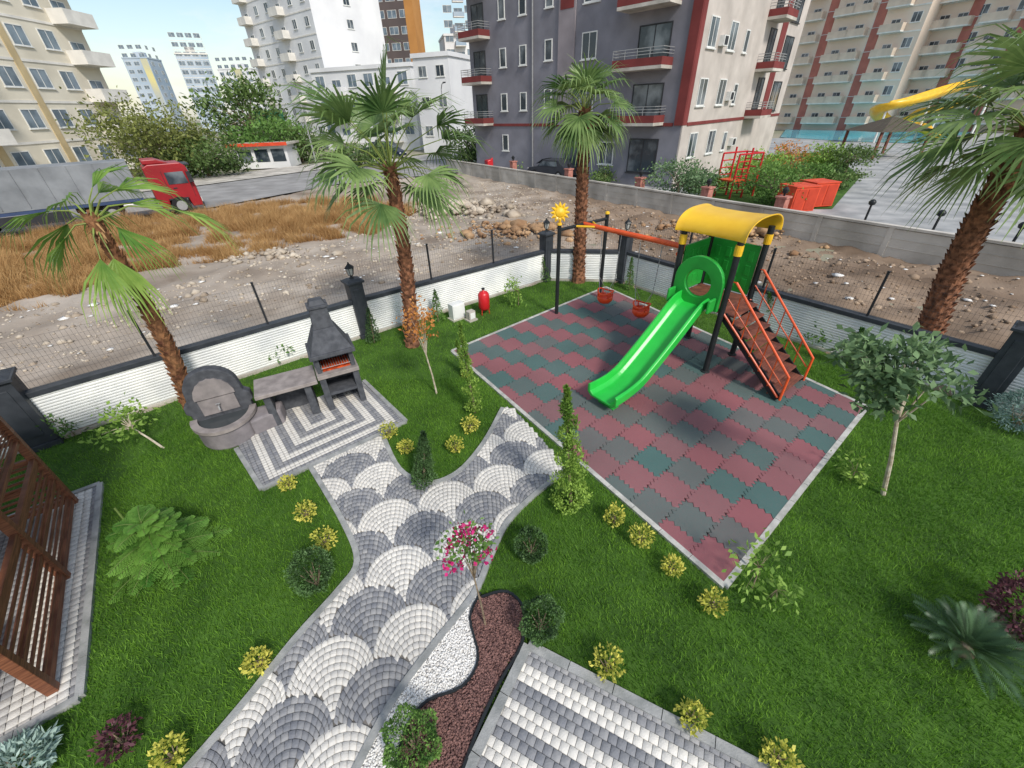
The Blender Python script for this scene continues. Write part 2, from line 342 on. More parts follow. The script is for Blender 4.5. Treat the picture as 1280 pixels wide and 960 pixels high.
def fans(poly,Rf=.46,ang=rad(112)):
    ux=Vector((cos(ang-pi/2),sin(ang-pi/2))); uy=Vector((cos(ang),sin(ang)))
    Q=[];val=[]; nr=12; df=1/nr
    cen=Vector(P2(500,720))
    for row in range(-22,22):
        for k in range(-13,14):
            c=cen+uy*(row*Rf)+ux*((2*k+(row%2))*Rf)
            if abs(c.x)>8 or c.y<-1.5 or c.y>11: continue
            white=(row%2==0)
            low=[c-uy*Rf+ux*Rf,c-uy*Rf-ux*Rf]
            for i in range(nr):
                f1=1-i*df; f0=f1-df
                n=max(3,int(round(2*pi*f1*Rf/.075)))
                for j in range(n):
                    t0=2*pi*(j+.5*(i%2))/n; t1=t0+2*pi/n; tm=(t0+t1)/2
                    if sin(tm)<-.75: continue
                    pt=lambda f,t: c-uy*(Rf*(1-f))+ux*(Rf*f*cos(t))+uy*(Rf*f*sin(t))
                    pm=(pt(f0,tm)+pt(f1,tm))/2
                    if (pm-low[0]).length<Rf-.008 or (pm-low[1]).length<Rf-.008: continue
                    Q.append([tuple(pt(max(f0,.003),t0)),tuple(pt(f1,t0)),tuple(pt(f1,t1)),tuple(pt(max(f0,.003),t1))])
                    val.append((.84 if white else .14)+random.uniform(-.14,.14))
    Q=np.array(Q);val=np.array(val); m=Q.mean(1); k=inpoly(m[:,0],m[:,1],poly); return Q[k],val[k]
Q,v=fans(path); blocks('path',Q,v,.0,.032,m_cob,.003,.003)
def gridblocks(poly,o,a,bv,na,nb,s,fn,off=.0):
    Q=[];V=[]
    for j in range(nb):
        for i in range(-1,na):
            x0=(i+(j%2)*off)*s; y0=j*s
            Q.append([tuple(o+a*x+bv*y) for x,y in ((x0,y0),(x0+s,y0),(x0+s,y0+s),(x0,y0+s))]); V.append(fn(x0+s/2,y0+s/2)+random.uniform(-.09,.09))
    Q=np.array(Q);V=np.array(V);m=Q.mean(1);k=inpoly(m[:,0],m[:,1],poly);return Q[k],V[k]
pc=Vector(patio[2]); pa=(Vector(patio[1])-pc); La=pa.length; pa.normalize(); pb=Vector((-pa.y,pa.x))
ps=La/36
def pf(x,y):
    d=min(x,y,La-x); k=int((d+1e-4)/(2*ps)); return .9 if k%2==1 else .12
Q,v=gridblocks(patio,pc,pa,pb,38,44,ps,pf); blocks('patio',Q,v,0,.033,m_cob,.003,.003)
def sf(x,y):
    if y<.18:return .2
    return .12 if int((y-.18)/.18)%2==1 else .9
qn=Vector((-qa.y,qa.x)); qn=-qn if qn.dot(qb)<0 else qn
sheet('striped_patio_bed',pat2,.01,m_grout)
Q,v=gridblocks(pat2,q0-qa*2,qa,qn,100,38,.09,sf,.5); blocks('striped_patio',Q,v,0,.033,m_cob,.003,.003)
sheet('gazebo_pad_bed',gazebo_pad,.01,m_grout)
Q,v=gridblocks(gazebo_pad,gzB,gd,gn,60,6,.1,lambda x,y:.2 if y<.1 else .85); blocks('gazebo_pad',Q,v,0,.04,m_cob,.005,.006)
Q,v=gridblocks(gazebo_pad,gzB+gn*.6,gd,gn,60,42,.1,lambda x,y:.7 if x<.5 else .3); blocks('gazebo_floor',Q,v,0,.038,m_cob,.005,.006)
kerb('path_kerb',[P2(*p) for p in pathL],.08,.05); kerb('path_kerb',[P2(*p) for p in isl],.08,.05); kerb('path_kerb',[P2(*p) for p in pathR],.08,.05)
kerb('patio_kerb',[patio[0],patio[1],P2(478,543)],.08,.05); kerb('patio_kerb',[P2(388,584),patio[2],patio[3]],.08,.05); kerb('patio_kerb',[P2(388,584),P2(478,543)],.1,.042)
kerb('striped_patio_kerb',[pat2[3],pat2[0],pat2[1]],.1,.06); kerb('gazebo_kerb',[gazebo_pad[3],gazebo_pad[0],gazebo_pad[1],gazebo_pad[2]],.08,.06)
kerb('mat_kerb',mat_c+[mat_c[0]],.08,.05,mat=M('mat_kerb_stone',rgb(200,198,192),rgb(166,164,158),6,.85,.2,50,world=True))
kerb('bed_edging',[P2(*p) for p in red_px],.03,.06,mat=m_black)
kerb('bed_edging',[P2(*p) for p in white_px],.025,.06,mat=m_black)
N_,R_,B_,L_=[Vector(c) for c in mat_c]
def bil(s,t): return (N_*(1-s)+R_*s)*(1-t)+(L_*(1-s)+B_*s)*t
sheet('playground_base',mat_c,.012,m_joint)
nu,nv=11,14; rr=random.Random(5)
TW=MB(); vals=[]
def tri(u): u=u%1; return 4*abs(u-.5)-1
def wob(s,t,hor):
    if hor:
        if t<1e-4 or t>1-1e-4: return s,t
        return s,t+.004*tri(s*nu*6)
    if s<1e-4 or s>1-1e-4: return s,t
    return s+.005*tri(t*nv*5),t
for j in range(nv):
    for i in range(-1,nu):
        o=.5*(j%2); s0,s1=max(0,(i+o)/nu),min(1,(i+1+o)/nu)
        if s1-s0<.01: continue
        t0,t1=j/nv,(j+1)/nv; K=12; pts=[]
        for k in range(K): pts.append(wob(s0+(s1-s0)*k/K,t0,True) if k else (s0,t0))
        for k in range(10): pts.append(wob(s1,t0+(t1-t0)*k/10,False) if k else (s1,t0))
        for k in range(K): pts.append(wob(s1+(s0-s1)*k/K,t1,True) if k else (s1,t1))
        for k in range(10): pts.append(wob(s0,t1+(t0-t1)*k/10,False) if k else (s0,t1))
        W=[bil(*q) for q in pts]; c=sum(W,Vector((0,0)))/len(W); W=[c+(q-c)*.985 for q in W]; Wi=[c+(q-c)*.97 for q in W]
        z=.045+rr.uniform(-.002,.002); n=len(W)
        TW.add([(q.x,q.y,0) for q in W]+[(q.x,q.y,z-.005) for q in W]+[(q.x,q.y,z) for q in Wi],
            [(a,(a+1)%n,n+(a+1)%n,n+a) for a in range(n)]+[(n+a,n+(a+1)%n,2*n+(a+1)%n,2*n+a) for a in range(n)]+[tuple(range(2*n,3*n))])
        red=(i+((j+j%2)//2))%2==0
        if rr.random()<.03: red=not red
        vals+=[(.86 if red else .14)+rr.uniform(-.16,.16)]*(3*n)
po=TW.build('playground_surface',m_tile); a_=po.data.attributes.new('val','FLOAT','POINT'); a_.data.foreach_set('value',np.clip(np.array(vals,dtype=np.float32),0,1)); tag(po,kind='structure')
def samp(poly,n,seed,z):
    r=np.random.RandomState(seed); a=np.array(poly); lo,hi=a.min(0),a.max(0); p=lo+(hi-lo)*r.rand(n*4,2); k=inpoly(p[:,0],p[:,1],poly); p=p[k][:n]
    return np.c_[p,np.full(len(p),z)+r.rand(len(p))*.012]
sheet('white_gravel_bed',whitebed,.014,m_peb); sheet('red_gravel_bed',redbed,.016,m_redg)
rocks('white_pebbles',samp(whitebed,6000,1,.024),.011,m_peb,2)
rocks('red_gravel',samp(redbed,9000,3,.024),.011,m_redg,4)
# grass
def blades(name,polyin,excl,n,h,wd,mat,seed,near=False,zf=None,clump=None):
    r=np.random.RandomState(seed); a=np.array(polyin); lo,hi=a.min(0),a.max(0); lo[1]=max(lo[1],.3); lo[0]=max(lo[0],-60)
    p=lo+(hi-lo)*r.rand(n,2)
    if near: 
        lo=np.array([-7.,.5]);hi=np.array([8.5,8.]); p=lo+(hi-lo)*r.rand(n,2)
    k=inpoly(p[:,0],p[:,1],polyin)
    for e in excl: k&=~inpoly(p[:,0],p[:,1],e)
    k&=(np.abs(p[:,0])<1.45*p[:,1]+4.5)
    p=p[k]; n=len(p)
    hm=np.ones(n)
    if clump is not None:
        q=np.array([noise.noise(Vector((x*.9,y*.9,2)))*2.6+noise.noise(Vector((x*.22,y*.22,5)))*1.2 for x,y in p]); k=q+r.rand(n)*.9>clump; p=p[k]; hm=np.clip(.6+.4*q[k],.3,1.4); n=len(p)
    ang=r.rand(n)*2*pi; hh=h*(.55+.75*r.rand(n))*hm; lean=r.normal(size=(n,2))*hh[:,None]*.42
    dx=np.c_[np.cos(ang),np.sin(ang)]*wd*.5
    z=np.zeros(n) if zf is None else zf(p)
    V=np.zeros((n,3,3)); V[:,0,:2]=p-dx; V[:,1,:2]=p+dx; V[:,2,:2]=p+lean; V[:,0,2]=z;V[:,1,2]=z; V[:,2,2]=z+hh
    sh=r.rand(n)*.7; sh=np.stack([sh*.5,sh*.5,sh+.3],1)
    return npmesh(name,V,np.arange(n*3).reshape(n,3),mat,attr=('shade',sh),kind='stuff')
ex=[path,patio,mat_c,whitebed,redbed,pat2,gazebo_pad]
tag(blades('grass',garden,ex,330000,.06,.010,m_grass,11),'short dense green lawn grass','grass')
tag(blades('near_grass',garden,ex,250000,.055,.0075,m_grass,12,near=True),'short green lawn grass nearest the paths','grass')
drypoly=[P2(*p) for p in ((-60,395),(60,385),(130,350),(250,328),(340,318),(380,306),(470,292),(530,262),(440,250),(330,256),(260,266),(130,282),(0,306),(-60,320))]
def zf(p): return np.array([hz(x,y)-.03 for x,y in p])
tag(blades('dry_grass',drypoly,[],250000,.62,.028,m_dry,13,zf=zf,clump=.1),'tall dry tan weeds on the vacant lot','dry grass')
r=np.random.RandomState(21); lp=[P2(*p) for p in ((-40,400),(200,360),(430,300),(560,250),(600,225),(700,245),(1280,360),(1280,430),(1010,375),(790,318),(680,310),(560,338),(380,378),(210,425),(-40,500))]
pts=samp(lp,16000,31,0); pts[:,2]=[hz(x,y) for x,y,_ in pts]; tag(rocks('rubble',pts,r.gamma(1.1,.02,len(pts)),m_rock,33),'pale broken stones and rubble over the vacant lot','rubble')
pts=samp(lp,420,37,0); pts[:,2]=[hz(x,y)+.02 for x,y,_ in pts]; tag(rocks('litter',pts,r.gamma(1.6,.03,len(pts)),m_peb,38,flat=.25),'scattered white scraps of litter on the vacant lot','litter')
def heap(label,px,py,R,h,n,seed,sz=.13,mat=m_rock):
    c=P(px,py); g=np.random.RandomState(seed); a=g.rand(n)*6.28; q=np.abs(g.normal(size=n))*.5; q=np.clip(q,0,1.3)
    x=c.x+np.cos(a)*q*R*1.6; y=c.y+np.sin(a)*q*R; z=h*np.clip(1-q,0,1)**1.3
    z=z+np.array([hz(i,j) for i,j in zip(x,y)])
    tag(rocks('rubble_heap',np.c_[x,y,z],g.gamma(1.1,sz/1.2,n),mat,seed),label,'rubble')
m_rock2=M('tan_rock',rgb(196,162,124),rgb(140,106,78),1,.9,.4,20,world=True)
heap('low heap of tan broken rocks behind the left fence palm',640,290,2.2,.35,1100,41,.06,m_rock2)
heap('pale heap of rubble in the middle of the vacant lot',575,262,3.5,.45,1300,42,.07)
heap('scattered concrete chunks beside the dry weeds',340,320,2.2,.1,300,43,.06)
heap('brown rubble bank along the concrete boundary wall',900,290,3.5,.25,900,44,.06,m_rock2)

# ---------------- perimeter wall
def wallseg(label,a,c,hgt=1.0,side=1):
    d=(c-a); L=d.length; an=math.atan2(d.y,d.x)
    t=thing('perimeter_wall',label,'wall',a,an,'ribbed white perimeter walls')
    prof=[]; n=15
    for i in range(n):
        z=.08+(hgt-.08)*i/n; dz=(hgt-.08)/n
        prof+=[(-.05,z),(-.07,z+dz*.3),(-.07,z+dz*.7),(-.05,z+dz*.96)]
    poly=[(.05,.0),(-.05,.0)]+prof+[(-.05,hgt),(.05,hgt)]
    b=MB(); n=len(poly); x0,x1=.15,L-.15
    b.add([(x0,y,z) for y,z in poly]+[(x1,y,z) for y,z in poly],[tuple(range(n)),tuple(reversed(range(n,2*n)))]+[(i,n+i,n+(i+1)%n,(i+1)%n) for i in range(n)])
    b.build('ribbed_panel',m_white,t)
    b=MB(); b.b2(.1,L-.1,-.1,.1,hgt,hgt+.1); b.build('coping',m_char,t,bevel=.008)
    b=MB(); b.b2(.12,L-.12,-.085,.07,-.05,.075); b.build('base_beam',m_conc,t,bevel=.008)
    f=thing('wire_fence',label.replace('ribbed white wall','thin wire mesh fence'),'fence',a+Vector((0,0,hgt+.1)),an,'wire fences on the walls')
    k=max(1,round(L/2.6)); 
    for i in range(k+1):
        if (i in (0,k)): continue
        b=MB(); b.b2(-.022,.022,-.022,.022,0,1.0); b.box((0,0,1.01),(.055,.055,.02)); b.build('post',m_dkmet,f,(L*i/k,0,0))
    b=MB(); x=.2
    while x<L-.2: b.b2(x,x+.003,-.0015,.0015,.03,.95); x+=.07
    for j in range(8): b.b2(.2,L-.2,-.003,-.0005,.04+j*.13,.043+j*.13)
    b.build('mesh',m_wire,f)
wallseg('ribbed white wall leftmost, outside the frame edge behind the wooden gazebo',W0,W1)
wallseg('ribbed white wall behind the fountain and barbecue',W1,W2)
wallseg('ribbed white wall behind the red tank',W2,W3)
wallseg('ribbed white wall short stretch behind the swings',W3,W4)
wallseg('ribbed white wall behind the slide tower on the right',W4,W5)
wallseg('ribbed white wall in the right corner behind the blue shrub',W5,W6)
def pillar(label,p,rz,s=.36,h=1.55):
    t=thing('wall_pillar',label,'pillar',p,rz,'charcoal wall pillars with lanterns')
    b=MB(); b.b2(-s/2-.03,s/2+.03,-s/2-.03,s/2+.03,0,.12); b.build('plinth',m_char,t,bevel=.01)
    b=MB(); b.b2(-s/2,s/2,-s/2,s/2,.12,h); 
    for y in (-1,1): b.b2(-s*.28,s*.28,y*(s/2)-.012,y*(s/2)+.012,.3,h-.15)
    b.build('shaft',m_char,t,bevel=.008)
    b=MB(); b.box((0,0,h+.03),(s+.1,s+.1,.06)); b.box((0,0,h+.085),(s+.04,s+.04,.05),tp=.6); b.build('cap',m_char,t,bevel=.008)
    l_=MB(); l_.lathe([(.07,0),(.05,.03),(.03,.06),(.06,.08)],6); l_.lathe([(.13,.27),(.1,.31),(.03,.37),(.015,.42)],6)
    for k in range(6): a=k*pi/3; l_.beam((.06*cos(a),.06*sin(a),.08),(.11*cos(a),.11*sin(a),.27),.012,.012)
    la=l_.build('lantern',m_black,t,(0,0,h+.11)); g=MB(); g.lathe([(.05,.085),(.095,.265)],6); g.build('glass',m_glass,la)
a1=math.atan2((W2-W1).y,(W2-W1).x); a2=math.atan2((W5-W4).y,(W5-W4).x)
pillar('broad charcoal pillar at the left picture edge beside the gazebo',W1,a1,.5,1.45)
pillar('charcoal pillar with lantern behind the barbecue chimney',W2,a1)
pillar('charcoal pillar with lantern just left of the swing frame',W3,a1,.34,1.6)
pillar('charcoal pillar with lantern behind the two swings',W4,a2,.34,1.6)
pillar('charcoal pillar with lantern at the right edge before the palm',W5,a2,.4,1.6)

# ---------------- palms
def palm(label,base,top,nf,Lp,Lf,seed,r0=.2,r1=.14,emin=-50,emax=80,bend=(0,0),azs=None,dead=5,nseg=22,spr=105,droop=1.0,mat=None,tm=None):
    g=random.Random(seed); t=thing('palm_tree',label,'palm tree',base); v=top-base
    pts=[v*k/10+Vector((bend[0],bend[1],0))*sin(pi*k/10) for k in range(11)]
    b=MB(); b.tube(pts,[r0*1.25]+[r0+(r1-r0)*k/10 for k in range(1,11)],12)
    n=int(v.length*60)
    for i in range(n):
        f=i/n; k=f*10; j=min(9,int(k)); p=pts[j].lerp(pts[j+1],k-j); a=i*2.399; R=r0+(r1-r0)*f
        o=Vector((cos(a),sin(a),0)); sd_=Vector((-sin(a),cos(a),0)); w_=(.05+g.random()*.025)*min(1,R/.13); hh=.1+g.random()*.07; o2=(.03+g.random()*.035)*min(1,R/.13)
        b.add([p+o*R*.9-sd_*w_,p+o*R*.9+sd_*w_,p+o*(R+o2)+Vector((0,0,hh))+sd_*w_*.5,p+o*(R+o2)+Vector((0,0,hh))-sd_*w_*.5,p+o*R*.8+Vector((0,0,hh*.7))],[(0,1,2,3),(0,3,4),(1,4,2),(3,2,4)])
    b.build('trunk',tm or m_trunk,t)
    V=[];Fc=[];Sh=[]; st=MB()
    top_=pts[-1]
    for i in range(nf):
        az=(azs[i] if azs else i*2.399+g.uniform(-.3,.3)); e=rad(emax+(emin-emax)*((i+.5)/nf)+g.uniform(-12,12)); km=1
        if azs:
            km=az[2] if len(az)>2 else 1
            az,e=rad(az[0]),rad(az[1])
        d=Vector((cos(az)*cos(e),sin(az)*cos(e),sin(e))); L1=Lp*g.uniform(.75,1.2)*km; LL=Lf*g.uniform(.85,1.15)
        p1=top_+d*L1*.5; d2=(d+Vector((0,0,-.28*droop))).normalized(); p2=p1+d2*L1*.5; d3=(d2+Vector((0,0,-.3*droop))).normalized()
        st.tube([top_-Vector((0,0,.1)),p1,p2],[.02,.013,.008],5)
        sv=d3.cross(Vector((0,0,1))); sv=sv.normalized() if sv.length>.05 else Vector((1,0,0)); sv=(sv+Vector((0,0,g.uniform(-.5,.5)))).normalized(); nv_=sv.cross(d3).normalized()
        spread=rad(spr*g.uniform(.75,1.05)); sh0=g.random()*.6
        for q in range(nseg):
            th=-spread+2*spread*q/(nseg-1); dt=2*spread/(nseg-1)
            ddir=(d3*cos(th)+sv*sin(th)+nv_*(.22*abs(sin(th)))).normalized()
            pd=(sv*cos(th)-d3*sin(th)).normalized()
            l_=LL*(.72+.28*cos(th))*g.uniform(.85,1.1)
            a_=p2+ddir*l_*.4; dr=(ddir+Vector((0,0,(-.25-.25*g.random())*droop))).normalized(); b_=a_+dr*l_*.32; dr2=(dr+Vector((0,0,(-1.0*g.random()-.4)*droop))).normalized(); c_=b_+dr2*l_*.33
            w1=l_*.4*dt*.5; fold=nv_*(.012 if q%2 else -.012)
            o=len(V); V+=[p2-pd*.004,p2+pd*.004,a_+pd*w1+fold,a_-pd*w1-fold,b_+pd*w1*.5,b_-pd*w1*.5,c_+pd*.002,c_-pd*.002]
            Fc+=[(o,o+1,o+2,o+3),(o+3,o+2,o+4,o+5),(o+5,o+4,o+6,o+7)]
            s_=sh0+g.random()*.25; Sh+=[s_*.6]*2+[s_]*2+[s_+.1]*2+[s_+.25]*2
    st.build('frond_stalks',m_stalk,t)
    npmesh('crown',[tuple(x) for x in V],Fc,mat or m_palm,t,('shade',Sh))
    dm=MB()
    for i in range(dead*10):
        a=g.random()*6.28; p=top_+Vector((cos(a)*r1*.9,sin(a)*r1*.9,-.05-.35*g.random())); q=p+Vector((cos(a)*.16,sin(a)*.16,.1-.3*g.random())); w_=Vector((-sin(a),cos(a),0))*.02
        dm.add([p-w_,p+w_,q+w_*.3,q-w_*.3],[(0,1,2,3)])
    dm.build('fibre_skirt',m_dead,t)
    return t
bp=P(516,432); palm('tall palm with full fan crown rising left of the play area, beside the orange-leaved tree',bp,at(487,208,bp.y),27,1.1,1.08,3,.16,.12,emin=-30,emax=80,bend=(.05,.15),droop=.85,nseg=22,spr=98)
bp=P(723,352); palm('palm standing directly behind the swing beam',bp,at(731,138,bp.y),26,.75,1.05,5,.2,.15,emin=-42)
bp=P(240,508); palm('young sparse palm with drooping fronds behind the fountain',bp,at(112,270,bp.y),13,.6,1.05,9,.135,.085,bend=(.16,0),
   azs=[(95,42),(150,30),(200,25),(180,-5),(60,40),(15,10,2.0),(345,-10),(290,-50,1.2),(125,10),(312,-62,1.1),(215,-25),(45,20),(75,62)],dead=2,nseg=13,spr=38,droop=1.2,mat=m_palmy,tm=m_trunky)
bp=P(1156,428); palm('thick-trunked palm at the right picture edge behind the wall',bp,at(1296,158,bp.y-.2),30,1.15,1.35,15,.26,.2,bend=(-.1,.1),emin=-42,droop=.95)

# ---------------- plants
m_yg=LM('yellow_leaf',rgb(116,144,48),rgb(228,218,104),.3)
m_dg=LM('dark_green_leaf',rgb(36,58,34),rgb(90,122,70),.2)
m_cy=LM('cypress_leaf',rgb(78,116,42),rgb(166,196,90),.28)
m_mg=LM('mid_leaf',rgb(52,90,40),rgb(124,162,80),.3)
m_lg=LM('light_leaf',rgb(98,140,56),rgb(168,198,98),.35)
m_gg=LM('greygreen_leaf',rgb(60,88,58),rgb(132,160,112),.25)
m_or=LM('orange_leaf',rgb(176,106,46),rgb(220,158,90),.3)
m_pk=LM('pink_petal',rgb(170,20,90),rgb(226,60,140),.35)
m_pu=LM('purple_leaf',rgb(56,32,40),rgb(112,70,78),.2)
m_si=LM('silver_leaf',rgb(120,150,140),rgb(180,200,190),.2)
m_bs=LM('blue_leaf',rgb(76,108,102),rgb(140,166,156),.2)
m_ol=LM('olive_leaf',rgb(64,78,38),rgb(150,156,84),.25,scale=.5)
m_ft=LM('far_leaf',rgb(52,74,38),rgb(116,142,76),.2,scale=.4)
def ball(name,label,cat,px,py,r,mat,n=900,ln=.05,wd=.03,seed=0,group=None,stem=.06,sq=.85,shell=.55):
    p=P(px,py); t=thing(name,label,cat,p,0,group)
    c,s=ell(n,(r,r,r*sq),seed+1,shell); c[:,2]+=r*sq+stem
    sh=np.clip(s*.6+.4*np.random.RandomState(seed).rand(n),0,1)  # inner leaves darker: occlusion painted into the leaf colour, plus random tone
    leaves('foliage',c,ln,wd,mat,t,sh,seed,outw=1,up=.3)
    b=MB(); b.tube([(0,0,0),(0,0,r*sq+stem)],[.02,.012],6)
    for k in range(7):
        a=k*.9; b.tube([(0,0,stem),(cos(a)*r*.5,sin(a)*r*.5,r*sq+stem)],[.01,.005],4)
    b.build('stem',m_bark,t); return t
Y=[(363,612,'yellow shrub at the corner of the barbecue patio'),(386,648,'yellow shrub second along the left path edge, below the patio corner'),(410,684,'yellow shrub beside the dark egg-shaped bush'),
(328,834,'yellow shrub alone on the left lawn'),(222,950,'yellow shrub at the bottom edge next to the purple bush'),(488,547,'yellow shrub at the left side of the lawn wedge, by the patio'),(509,566,'yellow shrub touching the small dark cypress'),
(570,564,'yellow shrub right of the small dark cypress in the lawn wedge'),(589,540,'yellow shrub at the foot of the thin cypress by the mat'),(583,472,'tiny yellow shrub among the thin cypresses at the mat corner'),
(767,654,'yellow shrub first along the mat edge, beside the spiral conifer'),(800,680,'yellow shrub second along the mat edge'),(838,716,'yellow shrub third along the mat edge'),(888,762,'yellow shrub below the near corner of the rubber mat'),
(757,838,'yellow shrub above the striped patio on the lower lawn'),(862,902,'yellow shrub at the middle of the striped patio edge'),(967,955,'yellow shrub at the bottom edge right of the striped patio')]
for i,(x,y,lb) in enumerate(Y):
    k=.13+.022*((i*7)%3)*.8
    ball('yellow_shrub',lb,'shrub',x,y,k*(.6 if i==9 else 1),m_yg,280,.045,.032,i*3+1,'yellow variegated shrubs',.04,.95,.3)
ball('box_ball','small round dark green bush where the path meets the lawn right of it','bush',664,694,.23,m_dg,3000,.028,.02,51,None,.02,1.0,.8)
ball('box_ball','round dark bush beside the red gravel bed','bush',676,788,.23,m_dg,3000,.028,.02,52,None,.02,1.1,.8)
ball('box_ball','large clipped green ball bush at the bottom in the white gravel','bush',520,938,.26,m_mg,3200,.028,.02,53,None,.02,1.0,.8)
ball('egg_bush','dark egg-shaped bush on the left lawn by the path','bush',398,732,.25,m_dg,3000,.032,.02,54,None,.02,1.3,.75)
ball('purple_bush','dark purple low bush at the bottom left','bush',158,930,.18,m_pu,300,.06,.03,55,None,.02,.8,.2)
ball('purple_bush','dark purple bush at the right edge behind the cycad','bush',1268,790,.4,m_pu,1400,.07,.035,56,None,.02,.9)
ball('silver_plant','silvery green low plant at the bottom left corner','plant',30,968,.3,m_si,1000,.09,.03,57,None,.0,.5)
ball('blue_conifer','blue grey spreading conifer at the right edge below the white wall','conifer',1268,535,.45,m_bs,2200,.08,.02,58,None,.0,.85)
def cone(label,px,py,tx,ty,R,mat,n,seed,spiral=False,ln=.06,wd=.025,name='cypress'):
    p=P(px,py); tp=at(tx,ty,p.y); h=tp.z; t=thing(name,label,'conifer',p)
    g=np.random.RandomState(seed); f=g.rand(n)**1.25; a=g.rand(n)*6.28
    rr_=R*(1-f)**.75*(.5+.5*g.rand(n)**.4)
    if spiral: rr_*=.35+.75*np.clip(.5+.75*np.sin(a-f*2*pi*5),0,1)
    rr_*=1+.15*np.sin(a*3+f*20)
    ox=(tp.x-p.x)*f
    c=np.c_[np.cos(a)*rr_+ox,np.sin(a)*rr_,.06+f*(h-.08)]
    leaves('foliage',c,ln,wd,mat,t,np.clip(rr_/R*.6+.4*g.rand(n),0,1),seed,up=1.0)  # leaf colour darkens towards the stem as painted occlusion, with random variation
    b=MB(); b.tube([(0,0,0),(tp.x-p.x,0,h*.9)],[.025,.008],6); b.build('stem',m_bark,t)
cone('tall bright green spiral conifer at the path end of the rubber mat',714,634,708,482,.3,m_cy,5200,61,True,.055)
cone('dark small conical cypress at the tip of the lawn wedge',530,604,529,540,.2,m_dg,2200,62)
cone('slender light green cypress by the left corner of the mat, taller front one',594,516,574,402,.18,m_cy,2200,63,True)
cone('slender light cypress just behind, between the orange tree and the mat',585,470,570,425,.13,m_cy,1100,64)
cone('small dark cypress against the wall below the barbecue pillar',468,428,460,385,.2,m_dg,900,65)
cone('small green cypress at the wall between pillar and red tank',548,402,543,362,.2,m_mg,900,66)
cone('small cypress at the wall beside the left swing pillar',682,352,678,320,.2,m_mg,700,67)
cone('narrow green cypress behind the right swing',786,362,790,322,.15,m_mg,800,68)
cone('small cypress at the wall behind the stair rails',966,412,962,365,.2,m_mg,900,69)
cone('conical shrub at the wall left of the grey-leaved tree',1072,460,1078,410,.3,m_mg,1600,70)
cone('small shrub at the wall behind the fountain top',283,470,285,440,.18,m_lg,600,71)
def tree(label,base,h,cr,nc,nl,ln,wd,mat,seed,tr=.05,lean=(0,0),ch=None,name='small_tree',cat='tree',barkm=None,th=.55,sp=.35,cl=1.4,rough=0):
    g=np.random.RandomState(seed); t=thing(name,label,cat,base); ch=ch or cr
    top=Vector((lean[0],lean[1],h*th)); cc=Vector((lean[0]*cl,lean[1]*cl,h-ch)); b=MB()
    b.tube([(0,0,-.02),top*.5+Vector((tr*.5,0,0)),top,cc],[tr,tr*.8,tr*.65,tr*.3],8)
    C0=[];
    for k in range(nc):
        d=g.normal(size=3); d/=np.linalg.norm(d); q=(.35+.65*g.rand()**.5)*(1+rough*g.uniform(-1,1)); c=np.array([cc.x+d[0]*cr*q,cc.y+d[1]*cr*q,cc.z+d[2]*ch*q]); C0.append(c)
        if k<16: b.tube([top,(top+Vector(c))/2+Vector((0,0,.06*h)),Vector(c)],[tr*.4,tr*.25,tr*.08],5)
    b.build('trunk',barkm or m_bark,t); C0=np.array(C0)
    k=g.randint(0,nc,nl); off=g.normal(size=(nl,3))*sp*cr*np.array([1,1,ch/cr*.8]); pts=C0[k]+off
    pts[:,2]=np.maximum(pts[:,2],.05)
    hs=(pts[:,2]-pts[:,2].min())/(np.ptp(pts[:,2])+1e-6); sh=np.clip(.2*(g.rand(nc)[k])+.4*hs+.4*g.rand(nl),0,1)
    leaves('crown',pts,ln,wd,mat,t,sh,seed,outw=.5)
    return t
m_wbark=M('white_bark',rgb(206,196,178),rgb(160,146,124),10,.9,.3,40)
bs=P(1104,618); tp_=at(1121,528,bs.y); hh=at(1125,412,bs.y).z; tree('grey-green broad-leaved tree with pale trunk on the right lawn',bs,hh,.64,24,1800,.13,.06,m_gg,81,.035,(tp_.x-bs.x,0),.5,barkm=m_wbark,sp=.18,th=tp_.z/hh,cl=(at(1127,462,bs.y).x-bs.x)/(tp_.x-bs.x+1e-4),rough=.35)
bs=P(546,492); tp_=at(533,445,bs.y); hh=at(525,380,bs.y).z; tree('slim young tree with sparse orange leaves left of the mat',bs,hh,.3,12,330,.08,.042,m_or,82,.022,(tp_.x-bs.x,0),.38,barkm=m_wbark,sp=.3,th=tp_.z/hh,cl=1.3)
bs=P(607,782); cz=at(590,702,bs.y); hh=at(586,664,bs.y).z
t=tree('small topiary tree with bright pink flowers in the gravel bed',bs,hh,.2,12,360,.055,.035,m_mg,83,.014,(cz.x-bs.x,0),.2,sp=.35,cl=1.0)
g=np.random.RandomState(3); cl_=ell(14,(.2,.2,.19),5,.6)[0]; k=g.randint(0,14,240); c=cl_[k]+g.normal(size=(240,3))*.035+np.array([cz.x-bs.x-.02,-.02,hh-.2]); leaves('flowers',c,.045,.04,m_pk,t,None,84,outw=1)
bs=P(205,560); tree('leafy sapling with light green leaves tilting right of the left pillar',bs,.8,.4,14,360,.1,.055,m_lg,85,.022,(-.45,.1),.28,sp=.3,barkm=m_wbark)
bs=P(95,545); tree('thin sapling beside the left charcoal pillar',bs,.6,.25,8,150,.08,.04,m_mg,86,.012,(-.05,0),.25,sp=.3)
bs=P(940,735); tree('straggly green sapling at the right side of the mat near corner',bs,.7,.34,9,120,.09,.05,m_lg,87,.012,(.0,.05),.35,sp=.28)
bs=P(962,748); tree('low leafy sprig next to the straggly sapling',bs,.35,.2,8,70,.08,.045,m_lg,187,.008,(.02,0),.18,sp=.3)
